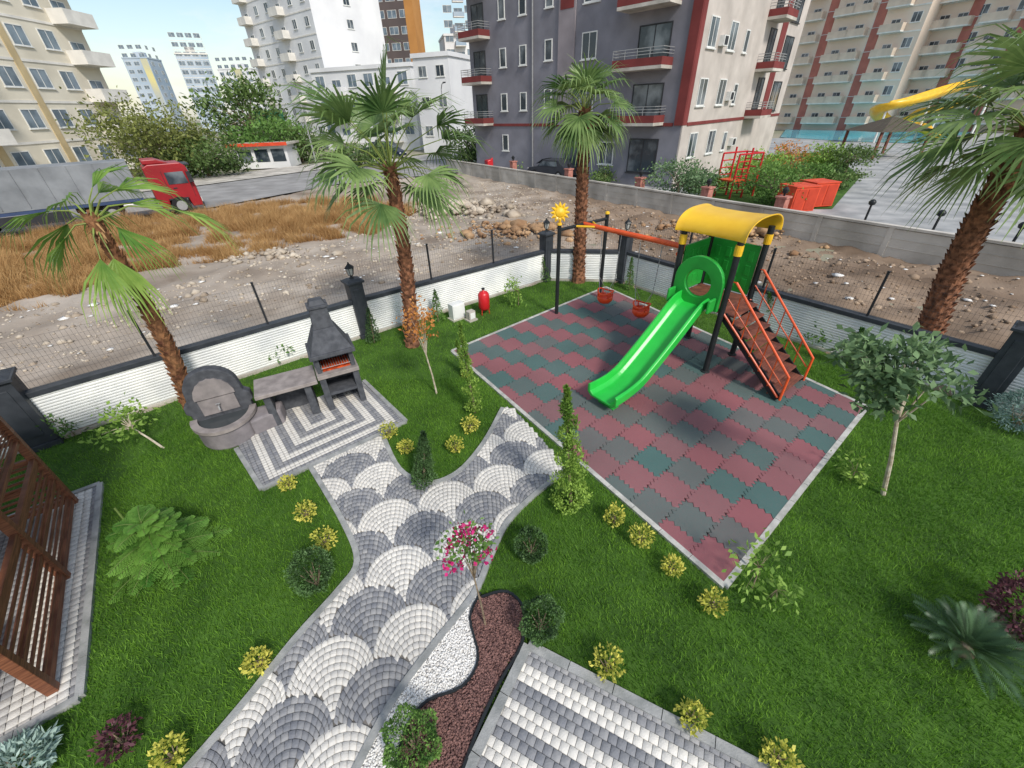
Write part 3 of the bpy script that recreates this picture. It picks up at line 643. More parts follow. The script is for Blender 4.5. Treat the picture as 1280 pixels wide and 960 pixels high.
bs=P(1062,600); tree('low yellow-green sapling just left of the grey-leaved tree trunk',bs,.38,.3,9,120,.09,.045,m_cy,88,.012,(0,0),.18,sp=.25)
bs=P(648,382); tree('young pale shrub at the wall right of the red tank',bs,.85,.32,10,260,.1,.05,m_lg,89,.015,(0,0),.36,sp=.3)
bs=P(356,452); tree('thin shrub at the wall behind the barbecue counter',bs,.5,.25,8,140,.09,.045,m_mg,90,.012,(0,0),.22,sp=.3)
bs=P(1020,432); tree('sparse shrub at the wall right of the stairs',bs,.7,.35,9,200,.1,.05,m_mg,91,.014,(0,0),.3,sp=.3)
def feather(label,px,py,R,h,nf,seed):
    p=P(px,py); t=thing('feathery_shrub',label,'tree',p); g=random.Random(seed); b=MB();b.tube([(0,0,0),(0,0,h*.9)],[.02,.01],6); b.tube([(-.2,0,0),(-.34,.12,1.0)],[.014,.012],6)
    V=[];Fc=[];Sh=[]; Z1=Vector((0,0,1))
    for i in range(nf):
        a=i*2.399+g.uniform(-.4,.4); f=i/nf; z=h*(.08+.9*f); L=R*(1.05-.5*f)*g.uniform(.65,1.1); e=.15+.7*f*f+g.uniform(-.1,.3); p0=Vector((0,0,z)); d=Vector((cos(a),sin(a),e)).normalized(); pts=[]
        for k in range(9):
            s=k/8; pts.append(p0+d*L*s+Vector((0,0,-L*.4*s*s)))
        b.tube(pts,[.005]*8+[.002],4)
        sv=d.cross(Z1).normalized(); sv=(sv+Z1*g.uniform(-.3,.3)).normalized(); sh0=g.random()*.7
        for k in range(2,15):
            s=k/15; j=min(7,int(s*8)); c=pts[j].lerp(pts[j+1],s*8-j); wl=.28*L*sin(pi*min(1,s*.85+.15))+.015
            fd=(pts[j+1]-pts[j]).normalized()
            for sg in (-1,1):
                pdv=(sv*sg+fd*.5-Z1*g.uniform(-.1,.3)).normalized(); side=pdv.cross(Z1).normalized()
                for m_ in range(7):
                    u=(m_+.6)/7; cc=c+pdv*wl*u-Z1*(.15*wl*u*u); ll=.026*(1-.5*u)*g.uniform(.8,1.2)
                    for s3 in (-1,1):
                        o=len(V); e_=cc+side*s3*ll+pdv*ll*.6; mm=(cc+e_)/2; V+=[cc,mm+pdv*.007,e_,mm-pdv*.007]; Fc.append((o,o+1,o+2,o+3)); Sh+=[sh0+.35*u+.2*g.random()-.1]*4
    b.build('branches',m_fbr,t); npmesh('foliage',[tuple(x) for x in V],Fc,m_fe,t,('shade',Sh))
m_fbr=M('green_twig',rgb(100,120,60),rgb(84,96,50),6,.7)
m_fe=LM('feather_leaf',rgb(66,116,42),rgb(140,186,86),.35)
feather('feathery pale green young tree tied to a stake on the left lawn',215,700,.72,.85,72,5)
def cycad(label,px,py,L,n,seed):
    p=P(px,py); t=thing('cycad',label,'plant',p); g=random.Random(seed); V=[];Fc=[];Sh=[]
    b=MB(); b.lathe([(.08,0),(.1,.06),(.06,.12),(.02,.14)],10); b.build('stem',m_bark,t)
    for i in range(n):
        a=i*2.399; f=i/n; e=rad(12+63*f); LL=L*g.uniform(.8,1.1); d=Vector((cos(a)*cos(e),sin(a)*cos(e),sin(e))); sv=d.cross(Vector((0,0,1))).normalized(); sh0=g.random()*.5
        pt=lambda s:Vector((0,0,.12))+d*LL*s+Vector((0,0,-LL*.3*s*s))
        for k in range(3,34):
            s=k/33; c=pt(s); fd=(pt(s+.02)-c).normalized(); wl=.17*LL*(sin(pi*min(1,.15+s*.85)))**.6
            for sg in (-1,1):
                o=len(V); e_=c+sv*sg*wl+fd*wl*.8+Vector((0,0,.03)); m=(c+e_)/2; V+=[c,m+fd*.005,e_,m-fd*.005]; Fc.append((o,o+1,o+2,o+3)); Sh+=[sh0+.2*s]*4
    npmesh('fronds',[tuple(x) for x in V],Fc,m_cyc,t,('shade',Sh))
m_cyc=LM('cycad_leaf',rgb(46,74,48),rgb(108,138,98),.15,.35)
cycad('spiky dark green cycad on the lower right lawn',1200,815,.6,50,3)

# ---------------- barbecue and fountain
A=P(318,499,.8); B=P(446,464,.8); rz=math.atan2((B-A).y,(B-A).x)
t=thing('barbecue',"dark stone barbecue with counter and tapered chimney hood on the patio",'barbecue',(A.x,A.y,.03),rz)
b=MB(); b.b2(0,1.12,0,.72,.72,.8); b.build('counter',m_slab,t,bevel=.012)
for x in (.16,.9):
    b=MB(); b.prismy([(x-.07,0),(x+.09,0),(x+.07,.72),(x-.05,.72)],.08,.62); b.build('leg',m_bbq,t,bevel=.01)
b=MB(); b.b2(.25,.83,.56,.62,.0,.72); b.build('back_panel',m_bbq,t)
b=MB(); b.b2(1.14,1.95,0,.72,.78,.87); b.build('hearth_slab',m_slab,t,bevel=.012)
for x in (1.22,1.87):
    b=MB(); b.b2(x-.06,x+.06,.04,.66,0,.78); b.build('leg',m_bbq,t,bevel=.01)
b=MB(); b.b2(1.28,1.81,.06,.64,.34,.4); b.build('shelf',m_bbq,t); b=MB(); b.b2(1.28,1.81,.6,.66,0,.34); b.b2(1.28,1.81,.6,.66,.4,.78); b.build('back_panel',m_bbq,t)
b=MB(); b.b2(1.18,1.91,.62,.7,.87,1.22); b.b2(1.18,1.26,.1,.62,.87,1.22); b.b2(1.83,1.91,.1,.62,.87,1.22); b.build('firebox',m_bbq,t,bevel=.01)
b=MB(); b.b2(1.28,1.81,.14,.6,.875,.9); b.build('ember_tray',m_ember,t)
b=MB(); 
for k in range(12): b.tube([(1.28+k*.048,.12,.97),(1.28+k*.048,.6,.97)],.005,5)
b.tube([(1.265,.12,.96),(1.825,.12,.96)],.007,5); b.build('grill_grate',m_rim,t)
b=MB(); b.box((1.545,.37,1.265),(.86,.74,.09)); b.build('hood_rim',m_bbq,t,bevel=.012)
hd=MB(); 
def fr(b,c,z0,z1,a,b0,a2,b2_,dy=0): 
    x,y=c; b.add([(x-a,y-b0,z0),(x+a,y-b0,z0),(x+a,y+b0,z0),(x-a,y+b0,z0),(x-a2,y-b2_+dy,z1),(x+a2,y-b2_+dy,z1),(x+a2,y+b2_+dy,z1),(x-a2,y+b2_+dy,z1)],MB.BF)
fr(hd,(1.545,.37),1.31,1.72,.39,.34,.2,.18,.08); h_=hd.build('hood',m_bbq,t,bevel=.01)
b=MB(); fr(b,(1.545,.45),1.72,2.12,.19,.17,.155,.14,0); b.box((1.545,.45,2.15),(.38,.34,.05)); fr(b,(1.545,.45),2.175,2.27,.15,.13,.11,.1); b.build('chimney',m_bbq,t,bevel=.008)
c=P(292,538); t=thing('garden_fountain','stone wall fountain with arched back and round basin beside the barbecue','fountain',(c.x,c.y,.0),rz)
def sup(rx,ry,n=28,half=True):
    return [(rx*cos(-pi*k/n),ry*sin(-pi*k/n)) for k in range(n+1)]
b=MB(); b.prism(sup(.52,.62)+[],0,.4); b.build('basin_front',m_basin,t,bevel=.04)
outer=sup(.56,.66); inner=sup(.44,.52)
b=MB(); n=len(outer)
vs=[(x,y,.4) for x,y in outer]+[(x,y,.47) for x,y in outer]+[(x,y-.0,.4) for x,y in inner]+[(x,y,.47) for x,y in inner]
fs=[]
for i in range(n-1): fs+=[(i,i+1,n+i+1,n+i),(n+i,n+i+1,3*n+i+1,3*n+i),(3*n+i,3*n+i+1,2*n+i+1,2*n+i),(2*n+i,2*n+i+1,i+1,i)]
b.add(vs,fs); b.build('basin_rim',m_slab,t)
b=MB(); b.prism([(x,y) for x,y in sup(.435,.515)],.402,.41); b.build('basin_water',M('dark_water',rgb(70,74,76),None,4,.1),t)
b=MB(); b.prism([(.4,-.45),(.95,-.3),(1.0,.05),(.4,.05)],0,.36); b.build('side_seat',m_basin,t,bevel=.04)
prof=[(-.5,0),(-.5,.55),(-.56,.6),(-.55,.75),(-.46,.82),(-.44,1.0)]+[(.44*cos(pi-pi*k/16),1.0+.42*sin(pi-pi*k/16)) for k in range(1,16)]+[(.44,1.0),(.46,.82),(.55,.75),(.56,.6),(.5,.55),(.5,0)]
b=MB(); b.prismy(prof,.0,.2); b.build('back_panel',m_bbq,t,bevel=.02)
b=MB()
for k in range(9):
    a0=pi*k/9;a1_=pi*(k+1)/9; b.prismy([(.05*cos(a0),.85),( .33*cos(a0),.85+.38*sin(a0)),(.335*cos((a0+a1_)/2),.85+.395*sin((a0+a1_)/2)),(.33*cos(a1_),.85+.38*sin(a1_)),(.05*cos(a1_),.85)],-.035,0)
b.prismy([(-.3,.5),(.3,.5),(.3,.83),(-.3,.83)],-.03,0); b.build('shell_relief',m_shell,t,bevel=.006)
b=MB(); b.tube([(0,-.02,.68),(0,-.13,.68),(0,-.15,.62)],.016,8); b.tube([(-.04,-.08,.72),(.04,-.08,.72)],.01,6); b.build('tap',m_rim,t)
c=P(606,392); t=thing('pressure_tank','red upright pressure tank at the wall','tank',c)
b=MB(); b.lathe([(.02,.12),(.12,.14),(.17,.22),(.17,.62),(.12,.7),(.03,.73),(.03,.78)],20); b.build('tank_body',m_red,t,smooth=True)
for k in range(3): b=MB(); a=k*2.1; b.beam((.13*cos(a),.13*sin(a),.2),(.15*cos(a),.15*sin(a),0),.025,.025); b.build('leg',m_red,t)
b=MB(); b.lathe([(.05,.0),(.05,.04)],10,(0,0,.78)); b.build('valve',m_dkmet,t)
for i,(x,y,s,lb) in enumerate(((572,398,(.42,.26,.5),'white metal utility cabinet on the wall corner left of the red tank'),(589,400,(.22,.2,.3),'small grey box between the cabinet and the red tank'))):
    c=P(x,y); t=thing('utility_box',lb,'box',c,a1); b=MB(); b.b2(-s[0]/2,s[0]/2,-s[1]/2,s[1]/2,.04,s[2]); b.build('case',m_conc if i else m_white,t,bevel=.01)
    b=MB(); b.b2(-s[0]/2+.03,s[0]/2-.03,-s[1]/2-.012,-s[1]/2-.001,.08,s[2]-.04); b.build('door',m_white,t); b=MB(); b.b2(-s[0]/2-.04,s[0]/2+.04,-s[1]/2-.04,s[1]/2+.04,0,.04); b.build('base',m_conc,t)

# ---------------- play set
rz=rad(37.0); O=Vector((4.58,8.70,.04))
t=thing('play_structure','playground tower with green slide, yellow roof, orange stairs and swing beam','playground',O,rz)
for sx in (-1,1):
    for sy in (-1,1):
        b=MB(); b.lathe([(.062,0),(.062,3.02)],14,(sx*.6,sy*.6,0)); p_=b.build('post',m_black,t,smooth=False)
        b=MB(); b.lathe([(.1,0),(.1,.02),(.07,.04)],14,(sx*.6,sy*.6,0)); b.build('foot',m_black,p_)
        b=MB(); b.lathe([(.076,2.66),(.08,2.76),(.076,2.86)],14,(sx*.6,sy*.6,0)); b.build('collar',m_yell,p_)
b=MB(); b.b2(-.58,.58,-.58,.58,1.42,1.5); b.build('platform',m_tread,t,bevel=.01)
b=MB(); K=24
def arc(r,z0,rise):
    return [(-r*math.copysign(abs(cos(pi*k/K))**.72,cos(pi*k/K)),z0+rise*abs(sin(pi*k/K))**.85) for k in range(K+1)]
ys_=[-.74,-.71,-.6,-.3,0,.3,.6,.71,.74]; sc=[1.1,1.06,1.01,.97,.96,.97,1.01,1.06,1.1]
rings=[]
for y,s_ in zip(ys_,sc): rings.append([(x,y,z) for x,z in arc(.69*s_,2.94,.36*s_)+list(reversed(arc(.66*s_,2.94,.335*s_)))])
n=len(rings[0]); vs=[q for r_ in rings for q in r_]; fs=[tuple(range(n)),tuple((len(rings)-1)*n+j for j in range(n))]
for i in range(len(rings)-1):
    for j in range(n): fs.append((i*n+j,i*n+(j+1)%n,(i+1)*n+(j+1)%n,(i+1)*n+j))
b.add(vs,fs)
rf=b.build('roof',m_yell,t,smooth=True,bevel=.006)
cs=[(-.36,.2),(-.36,.02),(-.27,-.06),(.27,-.06),(.36,.02),(.36,.2),(.3,.23),(.29,.06),(.21,.0),(-.21,.0),(-.29,.06),(-.3,.23)]
pa_=[(-.55,1.52),(-.85,1.5),(-1.05,1.4),(-1.3,1.22),(-1.9,.8),(-2.5,.42),(-2.8,.3),(-3.1,.25),(-3.5,.24)]
pa_=smoothpx(pa_,4); b=MB(); n=len(cs)
for i,(x,z) in enumerate(pa_):
    x2,z2=pa_[min(i+1,len(pa_)-1)]; x1,z1=pa_[max(i-1,0)]; d=Vector((x2-x1,0,z2-z1)).normalized(); nn=Vector((d.z,0,-d.x)); nn=nn if nn.z>0 else -nn
    wd=1+.25*max(0,(i/len(pa_)-.8))*5*.25
    b.v+=[(x+nn.x*h,y*wd,z+nn.z*h) for y,h in cs]
for i in range(len(pa_)-1):
    for j in range(n): b.f.append((i*n+j,i*n+(j+1)%n,(i+1)*n+(j+1)%n,(i+1)*n+j)); b.m.append(0)
b.f.append(tuple(range(n))); b.m.append(0); k=(len(pa_)-1)*n; b.f.append(tuple(k+j for j in range(n))); b.m.append(0)
s_=b.build('slide',m_green,t,smooth=False,bevel=.018)
b=MB(); b.b2(-3.3,-3.2,-.16,.16,0,.2); b.b2(-3.34,-3.16,-.2,.2,0,.02); b.build('slide_foot',m_green2,s_)
b=MB(); K=32; vs=[];fs=[]
for k in range(K):
    a=2*pi*k/K; ox,oz=.54*cos(a),.54*sin(a)
    if sin(a)<-.1: ox=max(-.54,min(.54,ox*1.6)); oz=max(oz*1.5,-.52)
    ix,iz=.29*cos(a),.29*sin(a)
    for x in (-.73,-.63): vs+=[(x,ox,2.0+oz),(x,ix,1.98+iz)]
for k in range(K):
    a=k*4; c=((k+1)%K)*4; fs+=[(a,c,c+1,a+1),(a+2,a+3,c+3,c+2),(a,a+2,c+2,c),(a+1,c+1,c+3,a+3)]
b.add(vs,fs); b.build('arch_panel',m_green2,t,bevel=.015)
for y in (-.47,.47): b=MB(); b.b2(-1.0,-.74,y-.03,y+.03,1.5,1.8); b.build('slide_side_guard',m_green2,t,bevel=.03)
for nm,bx_ in (('side_panel',(.57,.61,-.53,.53,1.52,2.6)),('side_panel',(-.45,.53,.57,.61,1.52,2.6))):
    b=MB(); b.b2(*bx_)
    x0,x1,y0,y1,z0,z1=bx_
    for k in range(4):
        for j in range(3):
            if x1-x0<.1: b.b2(x0-.01,x1+.01,y0+.09+k*.25,y0+.21+k*.25,z0+.12+j*.3,z0+.34+j*.3)
            else: b.b2(x0+.1+k*.21,x0+.24+k*.21,y0-.01,y1+.01,z0+.12+j*.3,z0+.34+j*.3)
    b.build(nm,m_green2,t,bevel=.012)
s_=MB(); y0,z0,y1,z1=-.62,1.46,-2.15,.04
for x in (-.53,.53): s_.beam((x,y0,z0-.06),(x,y1,z1),.03,.18)
st=s_.build('staircase',m_black,t)
for k in range(8):
    f=(k+.4)/8; yc=y0+(y1-y0)*f; zc=z0+(z1-z0)*f; b=MB(); b.b2(-.51,.51,yc-.15,yc+.12,zc,zc+.035)
    for q in range(5): b.b2(-.5,.5,yc-.13+q*.05,yc-.11+q*.05,zc+.036,zc+.042)
    b.b2(-.51,.51,yc+.1,yc+.12,zc-.1,zc-.002)
    b.build('tread',m_tread,st)
for x in (-.57,.57):
    b=MB(); dz=.68
    top=[(x,y0+.02,z0+.1),(x,y0+.02,z0+dz),(x,y0-.1,z0+dz),(x,y1+.1,z1+dz+.05),(x,y1-.05,z1+dz-.1),(x,y1-.05,z1+.02)]
    b.tube(top,.025,8)
    b.tube([(x,y0,z0+.34),(x,y1,z1+.34)],.016,6)
    b.tube([(x,y0,z0-.0),(x,y1,z1+.06)],.024,6)
    for k in range(1,6): f=k/6; yy=y0+(y1-y0)*f; zz=z0+(z1-z0)*f; b.tube([(x,yy,zz-.02),(x,yy,zz+dz-.02)],.012,6)
    b.build('stair_rail',m_oran,t)
for x in (-.95,.95):
    b=MB(); b.tube([(x,4.0,0),(x,4.0,2.55)],.055,12); q=b.build('swing_post',m_black,t); b=MB(); b.lathe([(.07,2.55),(.06,2.6),(.02,2.62)],12,(x,4.0,0)); b.build('cap',m_yell,q)
b=MB(); b.tube([(-.95,4.0,2.42),(.95,4.0,2.42)],.045,10); b.build('cross_beam',m_black,t)
b=MB(); b.tube([(0,4.0,2.42),(0,.62,2.42)],.065,12); 
b.build('swing_beam',m_oran,t)
b=MB(); b.tube([(-.6,.66,2.42),(.6,.66,2.42)],.045,10); b.build('cross_beam',m_oran,t)
for sx in (-1,1):
    b=MB(); b.tube([(sx*.35,4.0,2.42),(0,3.5,2.42)],.03); b.build('brace',m_yell,t)
b=MB(); b.lathe([(.12,-.03),(.14,0),(.1,.03),(.02,.05)],16)
f_=b
for k in range(12):
    a=k*pi/6; c_,s2=cos(a),sin(a); pd=Vector((-s2,c_,0))*.045; r_=Vector((c_,s2,0))
    f_.add([r_*.11-pd,r_*.11+pd,r_*.2+pd*.8,r_*.27,r_*.2-pd*.8,r_*.18+Vector((0,0,.03))],[(0,1,5),(1,2,5),(2,3,5),(3,4,5),(4,0,5),(0,4,3,2,1)])
fl=f_.build('sunflower_ornament',[m_yell],t,loc=(-.95,4.0,2.86)); fl.rotation_euler=(rad(80),0,rad(-37))
b=MB(); b.tube([(-.95,4.0,2.6),(-.95,4.0,2.8)],.03,8); b.build('ornament_stem',m_oran,t)
m_orp=M('orange_seat',rgb(240,84,30),rgb(224,70,24),3,.35,spec=.5)
e2v=Vector((-sin(rz),cos(rz),0))
for yy,lb in ((3.0,'orange bucket swing hanging nearer the sunflower post'),(1.75,'orange bucket swing hanging nearer the slide tower')):
    s_=thing('swing',lb,'swing',O+e2v*yy-Vector((0,0,.12)),rz+.25,'bucket swings')
    b=MB(); b.lathe([(.05,.52),(.16,.54),(.22,.62),(.225,.74),(.21,.745),(.2,.64),(.14,.575),(.04,.57)],18); b.build('seat',m_orp,s_,smooth=True)
    b=MB(); b.tube([(.22*cos(a),.22*sin(a),.86-.04*cos(2*a)) for a in [k*2*pi/16 for k in range(17)]],.024,8)
    for k in range(4): a=k*pi/2+pi/4; b.tube([(.215*cos(a),.215*sin(a),.72),(.22*cos(a),.22*sin(a),.86)],.018,6)
    b.build('seat_guard',m_orp,s_,smooth=True)
    for sg in (-1,1):
        b=MB(); top=Vector((0,sg*.28,2.45)); mid=Vector((0,sg*.24,1.25))
        b.tube([(-.18,sg*.1,.86),mid],.007,5); b.tube([(.18,sg*.1,.86),mid],.007,5)
        n=26
        for k in range(n):
            p0=mid.lerp(top,k/n); p1=mid.lerp(top,(k+.9)/n); b.beam(p0,p1,.024 if k%2 else .01,.01 if k%2 else .024)
        b.build('chain',m_rim,s_)

# ---------------- gazebo
gA=Vector(P2(95,630)); gB=Vector(P2(70,864)); dd=(gA-gB); L=dd.length; an=math.atan2(dd.y,dd.x)
t=thing('wooden_gazebo','brown wooden gazebo with slatted sides at the left edge','gazebo',(gB.x,gB.y,.03),an)
D=3.4
for x,y in ((0,0),(L*.5,0),(L,0),(0,D),(L,D),(L,D/2),(L*.5,D)):
    b=MB(); b.b2(x-.05,x+.05,y-.05,y+.05,0,2.35); b.build('post',m_wood,t,bevel=.008)
def bay(x0,y0,x1,y1):
    a=Vector((x0,y0,0)); c=Vector((x1,y1,0)); d=(c-a).normalized(); a2=a+d*.05; c2=c-d*.05
    for z,hh in ((.1,.09),(.55,.05),(.98,.09),(2.05,.06),(1.35,.06)): b=MB(); b.beam(a2+Vector((0,0,z)),c2+Vector((0,0,z)),.06,hh); q=b.build('rail',m_wood,t,bevel=.006)
    b=MB(); 
    for k in range(8): 
        z=.19+k*.1
        if abs(z-.55)<.04: continue
        b.beam(a2+Vector((0,0,z)),c2+Vector((0,0,z)),.018,.04)
    for k in range(11): b.beam(a2+Vector((0,0,1.42+k*.055)),c2+Vector((0,0,1.42+k*.055)),.012,.02)
    b.build('slats',m_wood,t)
bay(0,0,L*.5,0); bay(L*.5,0,L,0); bay(L,0,L,D/2); bay(L,D/2,L,D); bay(0,D,L*.5,D); bay(L*.5,D,L,D)
for q in ((-.15,L+.15,-.07,.07),(-.15,L+.15,D-.07,D+.07),(-.07,.07,.07,D-.07),(L-.07,L+.07,.07,D-.07)): b=MB(); b.b2(*q,2.35,2.47); b.build('top_beam',m_wood,t)
b=MB(); b.add([(-.3,-.3,2.48),(L+.3,-.3,2.48),(L+.3,D+.3,2.48),(-.3,D+.3,2.48),(L/2,D/2,3.3)],[(0,1,4),(1,2,4),(2,3,4),(3,0,4),(3,2,1,0)]); b.build('roof',m_tread,t)
b=MB(); b.b2(.4,.95,.5,D-.6,.42,.47); b.b2(.45,.5,.5,.6,0,.42); b.b2(.45,.5,D-.7,D-.6,0,.42); b.build('bench',m_wood,t)

# ---------------- buildings
def wmesh(w,h,frame=.07,mull=True,sill=True):
    b=MB(); y0,y1=-.06,.0
    for x0,x1,z0,z1 in ((-w/2,w/2,0,frame),(-w/2,w/2,h-frame,h),(-w/2,-w/2+frame,frame,h-frame),(w/2-frame,w/2,frame,h-frame)): b.b2(x0,x1,y0,y1,z0,z1)
    if mull: b.b2(-frame*.4,frame*.4,y0+.01,y1,frame,h-frame)
    if sill: b.b2(-w/2-.08,w/2+.08,-.12,0,-.07,-.002)
    return b
m_wf=M('window_frame',rgb(228,228,224),None,3,.5)
def winproto(w,h,fm,gm=None,single=False,**k):
    b=wmesh(w,h,**k)
    if single:
        b.b2(-w/2+.05,w/2-.05,-.03,-.01,.05,h-.05,mi=1)
        o=b.build('window',[fm,gm or m_dglass]); C.objects.unlink(o); return (o,None)
    o=b.build('window',fm); g=MB(); g.b2(-w/2+.05,w/2-.05,-.03,-.01,.05,h-.05); p=g.build('pane',gm or m_dglass); C.objects.unlink(o); C.objects.unlink(p); return (o,p)
def put(proto,root,o,u,s,z,out=0,name=None):
    a=proto[0].copy(); C.objects.link(a); a.parent=root; n=Vector((u.y,-u.x)); q=o+u*s+n*out
    a.location=(q.x,q.y,z); a.rotation_euler=(0,0,math.atan2(u.y,u.x))
    if proto[1]: p=proto[1].copy(); C.objects.link(p); p.parent=a
    return a
def balproto(w,d,sm,rm,solid=True,name='balcony',h=.95):
    b=MB(); b.b2(-w/2,w/2,-d,0,-.18,0)
    if solid: b.b2(-w/2,w/2,-d-.003,-d+.1,.002,h,mi=1); b.b2(-w/2,-w/2+.1,-d+.1,-.002,.002,h,mi=1); b.b2(w/2-.1,w/2,-d+.1,-.002,.002,h,mi=1)
    else:
        b.b2(-w/2,w/2,-d-.003,-d+.08,.002,.42,mi=1); b.b2(-w/2,-w/2+.08,-d+.08,-.002,.002,.42,mi=1); b.b2(w/2-.08,w/2,-d+.08,-.002,.002,.42,mi=1)
        for z in (.58,.74,.9): b.b2(-w/2,w/2,-d,-d+.03,z,z+.035,mi=2); b.b2(-w/2,-w/2+.03,-d+.03,0,z,z+.035,mi=2); b.b2(w/2-.03,w/2,-d+.03,0,z,z+.035,mi=2)
        k=0
        while k*.9<w: b.b2(-w/2+k*.9,-w/2+k*.9+.03,-d-.002,-d+.032,.42,.9,mi=2); k+=1
    o=b.build(name,[sm,rm,m_rim]); C.objects.unlink(o); return (o,None)
c0=Vector(P2(838,236)); lf=Vector(P2(597,213)); U=(c0-lf).normalized(); LL=(c0-lf).length; Vd=Vector((-U.y,U.x)); Vd=Vd if Vd.y>0 else -Vd
DW=21.
m_gw=M('grey_wall',rgb(136,135,143),rgb(124,123,131),.5,.9,.1,20,world=True)
m_bw=M('greige_wall',rgb(200,191,183),rgb(186,177,169),.5,.9,.1,20,world=True)
m_rw=M('maroon_trim',rgb(128,60,58),rgb(112,52,50),1,.8)
m_pk2=M('grey_pinkish',rgb(150,142,146),None,1,.9)
t=thing('apartment_building','grey and beige apartment building with maroon balcony trim behind the boundary wall','building',(0,0,0))
HB=17.
def wallquad(b,o,u,L,z0,z1,th,out=0,mi=0):
    n=Vector((u.y,-u.x)); p=[o+n*out,o+u*L+n*out,o+u*L-n*th+n*out,o-n*th+n*out]; b.prism([tuple(x) for x in p],z0,z1,mi)
b=MB(); b.prism([tuple(lf),tuple(c0),tuple(c0+Vd*DW),tuple(lf+Vd*DW)],-.1,HB); b.build('wall',m_gw,t)
b=MB(); wallquad(b,c0+U*.0,Vd,DW,0,HB,.1,.11); b.build('side_wall',m_bw,t)
b=MB(); wallquad(b,c0-U*.5,U,.62,3.9,HB,.2,.1); wallquad(b,c0+Vd*0+U*.11,Vd,.55,3.9,HB,.1,.03); b.build('corner_band',m_rw,t)
b=MB(); 
for z in (3.85,): wallquad(b,lf,U,LL-.6,z,z+.2,.1,.06); wallquad(b,c0+U*.11+Vd*.6,Vd,DW-.6,z,z+.2,.08,.05)
b.build('floor_band',m_rw,t)
wp=winproto(1.3,1.55,m_wf); wn=winproto(.75,1.3,m_wf,mull=False); wt=winproto(1.5,2.2,m_dkmet); wd_=winproto(2.3,2.2,m_dkmet)
bp_=balproto(3.6,1.5,m_conc,m_rw,False); bp2=balproto(2.6,1.3,m_conc,m_rw,False)
for fl in range(5):
    z=.9+3.1*fl
    put(wn,t,lf,U,4.2,z+1.0); put(wn,t,lf,U,9.2,z+1.1) if fl else put(wt,t,lf,U,12,.3)
    if fl: put(wp,t,lf,U,13.0,z+.9); put(wn,t,lf,U,6.5,z+1)
    if fl: put(bp_,t,lf,U,17.8,z+.1); put(wd_,t,lf,U,18.1,z+.12); put(bp2,t,lf,U,1.4,z+.1); put(wt,t,lf,U,1.3,z+.12)
    else: put(wp,t,lf,U,15.2,1.3); put(wd_,t,lf,U,18.3,.9)
    for s in (2.0,5.3,8.0): put(wp if s!=8 else wn,t,c0+U*.11,Vd,s,z+.95)
    if fl: put(wt,t,c0+U*.11,Vd,13.4,z+.5); put(wd_,t,c0+U*.11,Vd,18.0,z+.3); put(bp2,t,c0+U*.11,Vd,12.6,z+.1)
b=MB(); wallquad(b,c0+U*.11+Vd*15.2,Vd,1.3,3.9,HB,.1,.05); b.build('maroon_strip',m_rw,t)
b=MB(); wallquad(b,lf+U*10.2,U,1.5,3.95,HB,.1,.12); b.build('pier',m_pk2,t)
b=MB(); wallquad(b,lf+U*10.35,U,1.2,11,14,.1,.14); b.build('maroon_recess',m_rw,t)
b=MB(); q=lf+U*7.6+Vector((U.y,-U.x))*.08; b.tube([(q.x,q.y,0),(q.x,q.y,HB)],.06,6); b.build('drain_pipe',m_rim,t)
acb=MB(); acb.b2(-.4,.4,-.35,0,0,.55); acb.b2(-.3,.2,-.37,-.35,.06,.5,mi=1); ac=acb.build('air_conditioner',[m_wf,m_dkmet]); C.objects.unlink(ac)
for s,z in ((3.6,8.2),(6.8,5.2),(6.9,11.2),(9.5,2.1)): put((ac,None),t,c0+U*.11,Vd,s,z)
b=MB(); b.prism([tuple(x) for x in (lf-U*.2-Vd*.2,c0+U*.3-Vd*.2,c0+Vd*DW+U*.3,lf+Vd*DW-U*.2)],HB,HB+.4); b.build('roof',m_conc,t)
def block(label,A,B,depth,h,wm,cols,floors,z0,fh,proto,sidecols=0,sideproto=None,side='right',bal=(),balp=None,trim=None,strips=(),stripm=None,name='apartment_block',topbox=True,group=None,sidem=None):
    A=Vector(A[:2]);B=Vector(B[:2]); u=(B-A).normalized(); L=(B-A).length; n=Vector((u.y,-u.x)); bk=-n*depth
    t=thing(name,label,'building',(0,0,0),0,group)
    b=MB(); b.prism([tuple(A),tuple(B),tuple(B+bk),tuple(A+bk)],-.1,h); b.build('wall',wm,t)
    if sidem: b=MB(); wallquad(b,B,-n,depth,0,h,.1,.1); b.build('side_wall',sidem,t)
    b=MB(); b.prism([tuple(x) for x in (A-u*.2+n*.2,B+u*.2+n*.2,B+bk+u*.2,A+bk-u*.2)],h,h+.5)
    if topbox: b.prism([tuple(x) for x in (A+u*L*.35+bk*.3,A+u*L*.65+bk*.3,A+u*L*.65+bk*.7,A+u*L*.35+bk*.7)],h+.5,h+3)
    b.build('roof',trim or wm,t)
    if trim:
        b=MB()
        for f in range(floors): wallquad(b,A,u,L,z0+fh*f-.55,z0+fh*f-.35,.05,.06)
        b.build('floor_bands',trim,t)
    if strips:
        for (a,w_) in strips: b=MB(); wallquad(b,A+u*L*a,u,w_,0,h,.1,.08); b.build('wall_strip',stripm,t)
    for f in range(floors):
        for k in range(cols):
            s=L*(k+.5)/cols; z=z0+fh*f
            if k in bal: put(balp,t,A,u,s,z-.25)
            put(proto,t,A,u,s,z+(0 if k in bal else .6))
        for k in range(sidecols):
            sw=depth*(k+.5)/sidecols
            if side=='right': put(sideproto,t,B,-n,sw,z0+fh*f+.6)
            else: put(sideproto,t,A+bk,n,sw,z0+fh*f+.6)
    return t
def bx(px,Y): p=at(px,140,Y); return (p.x,p.y)
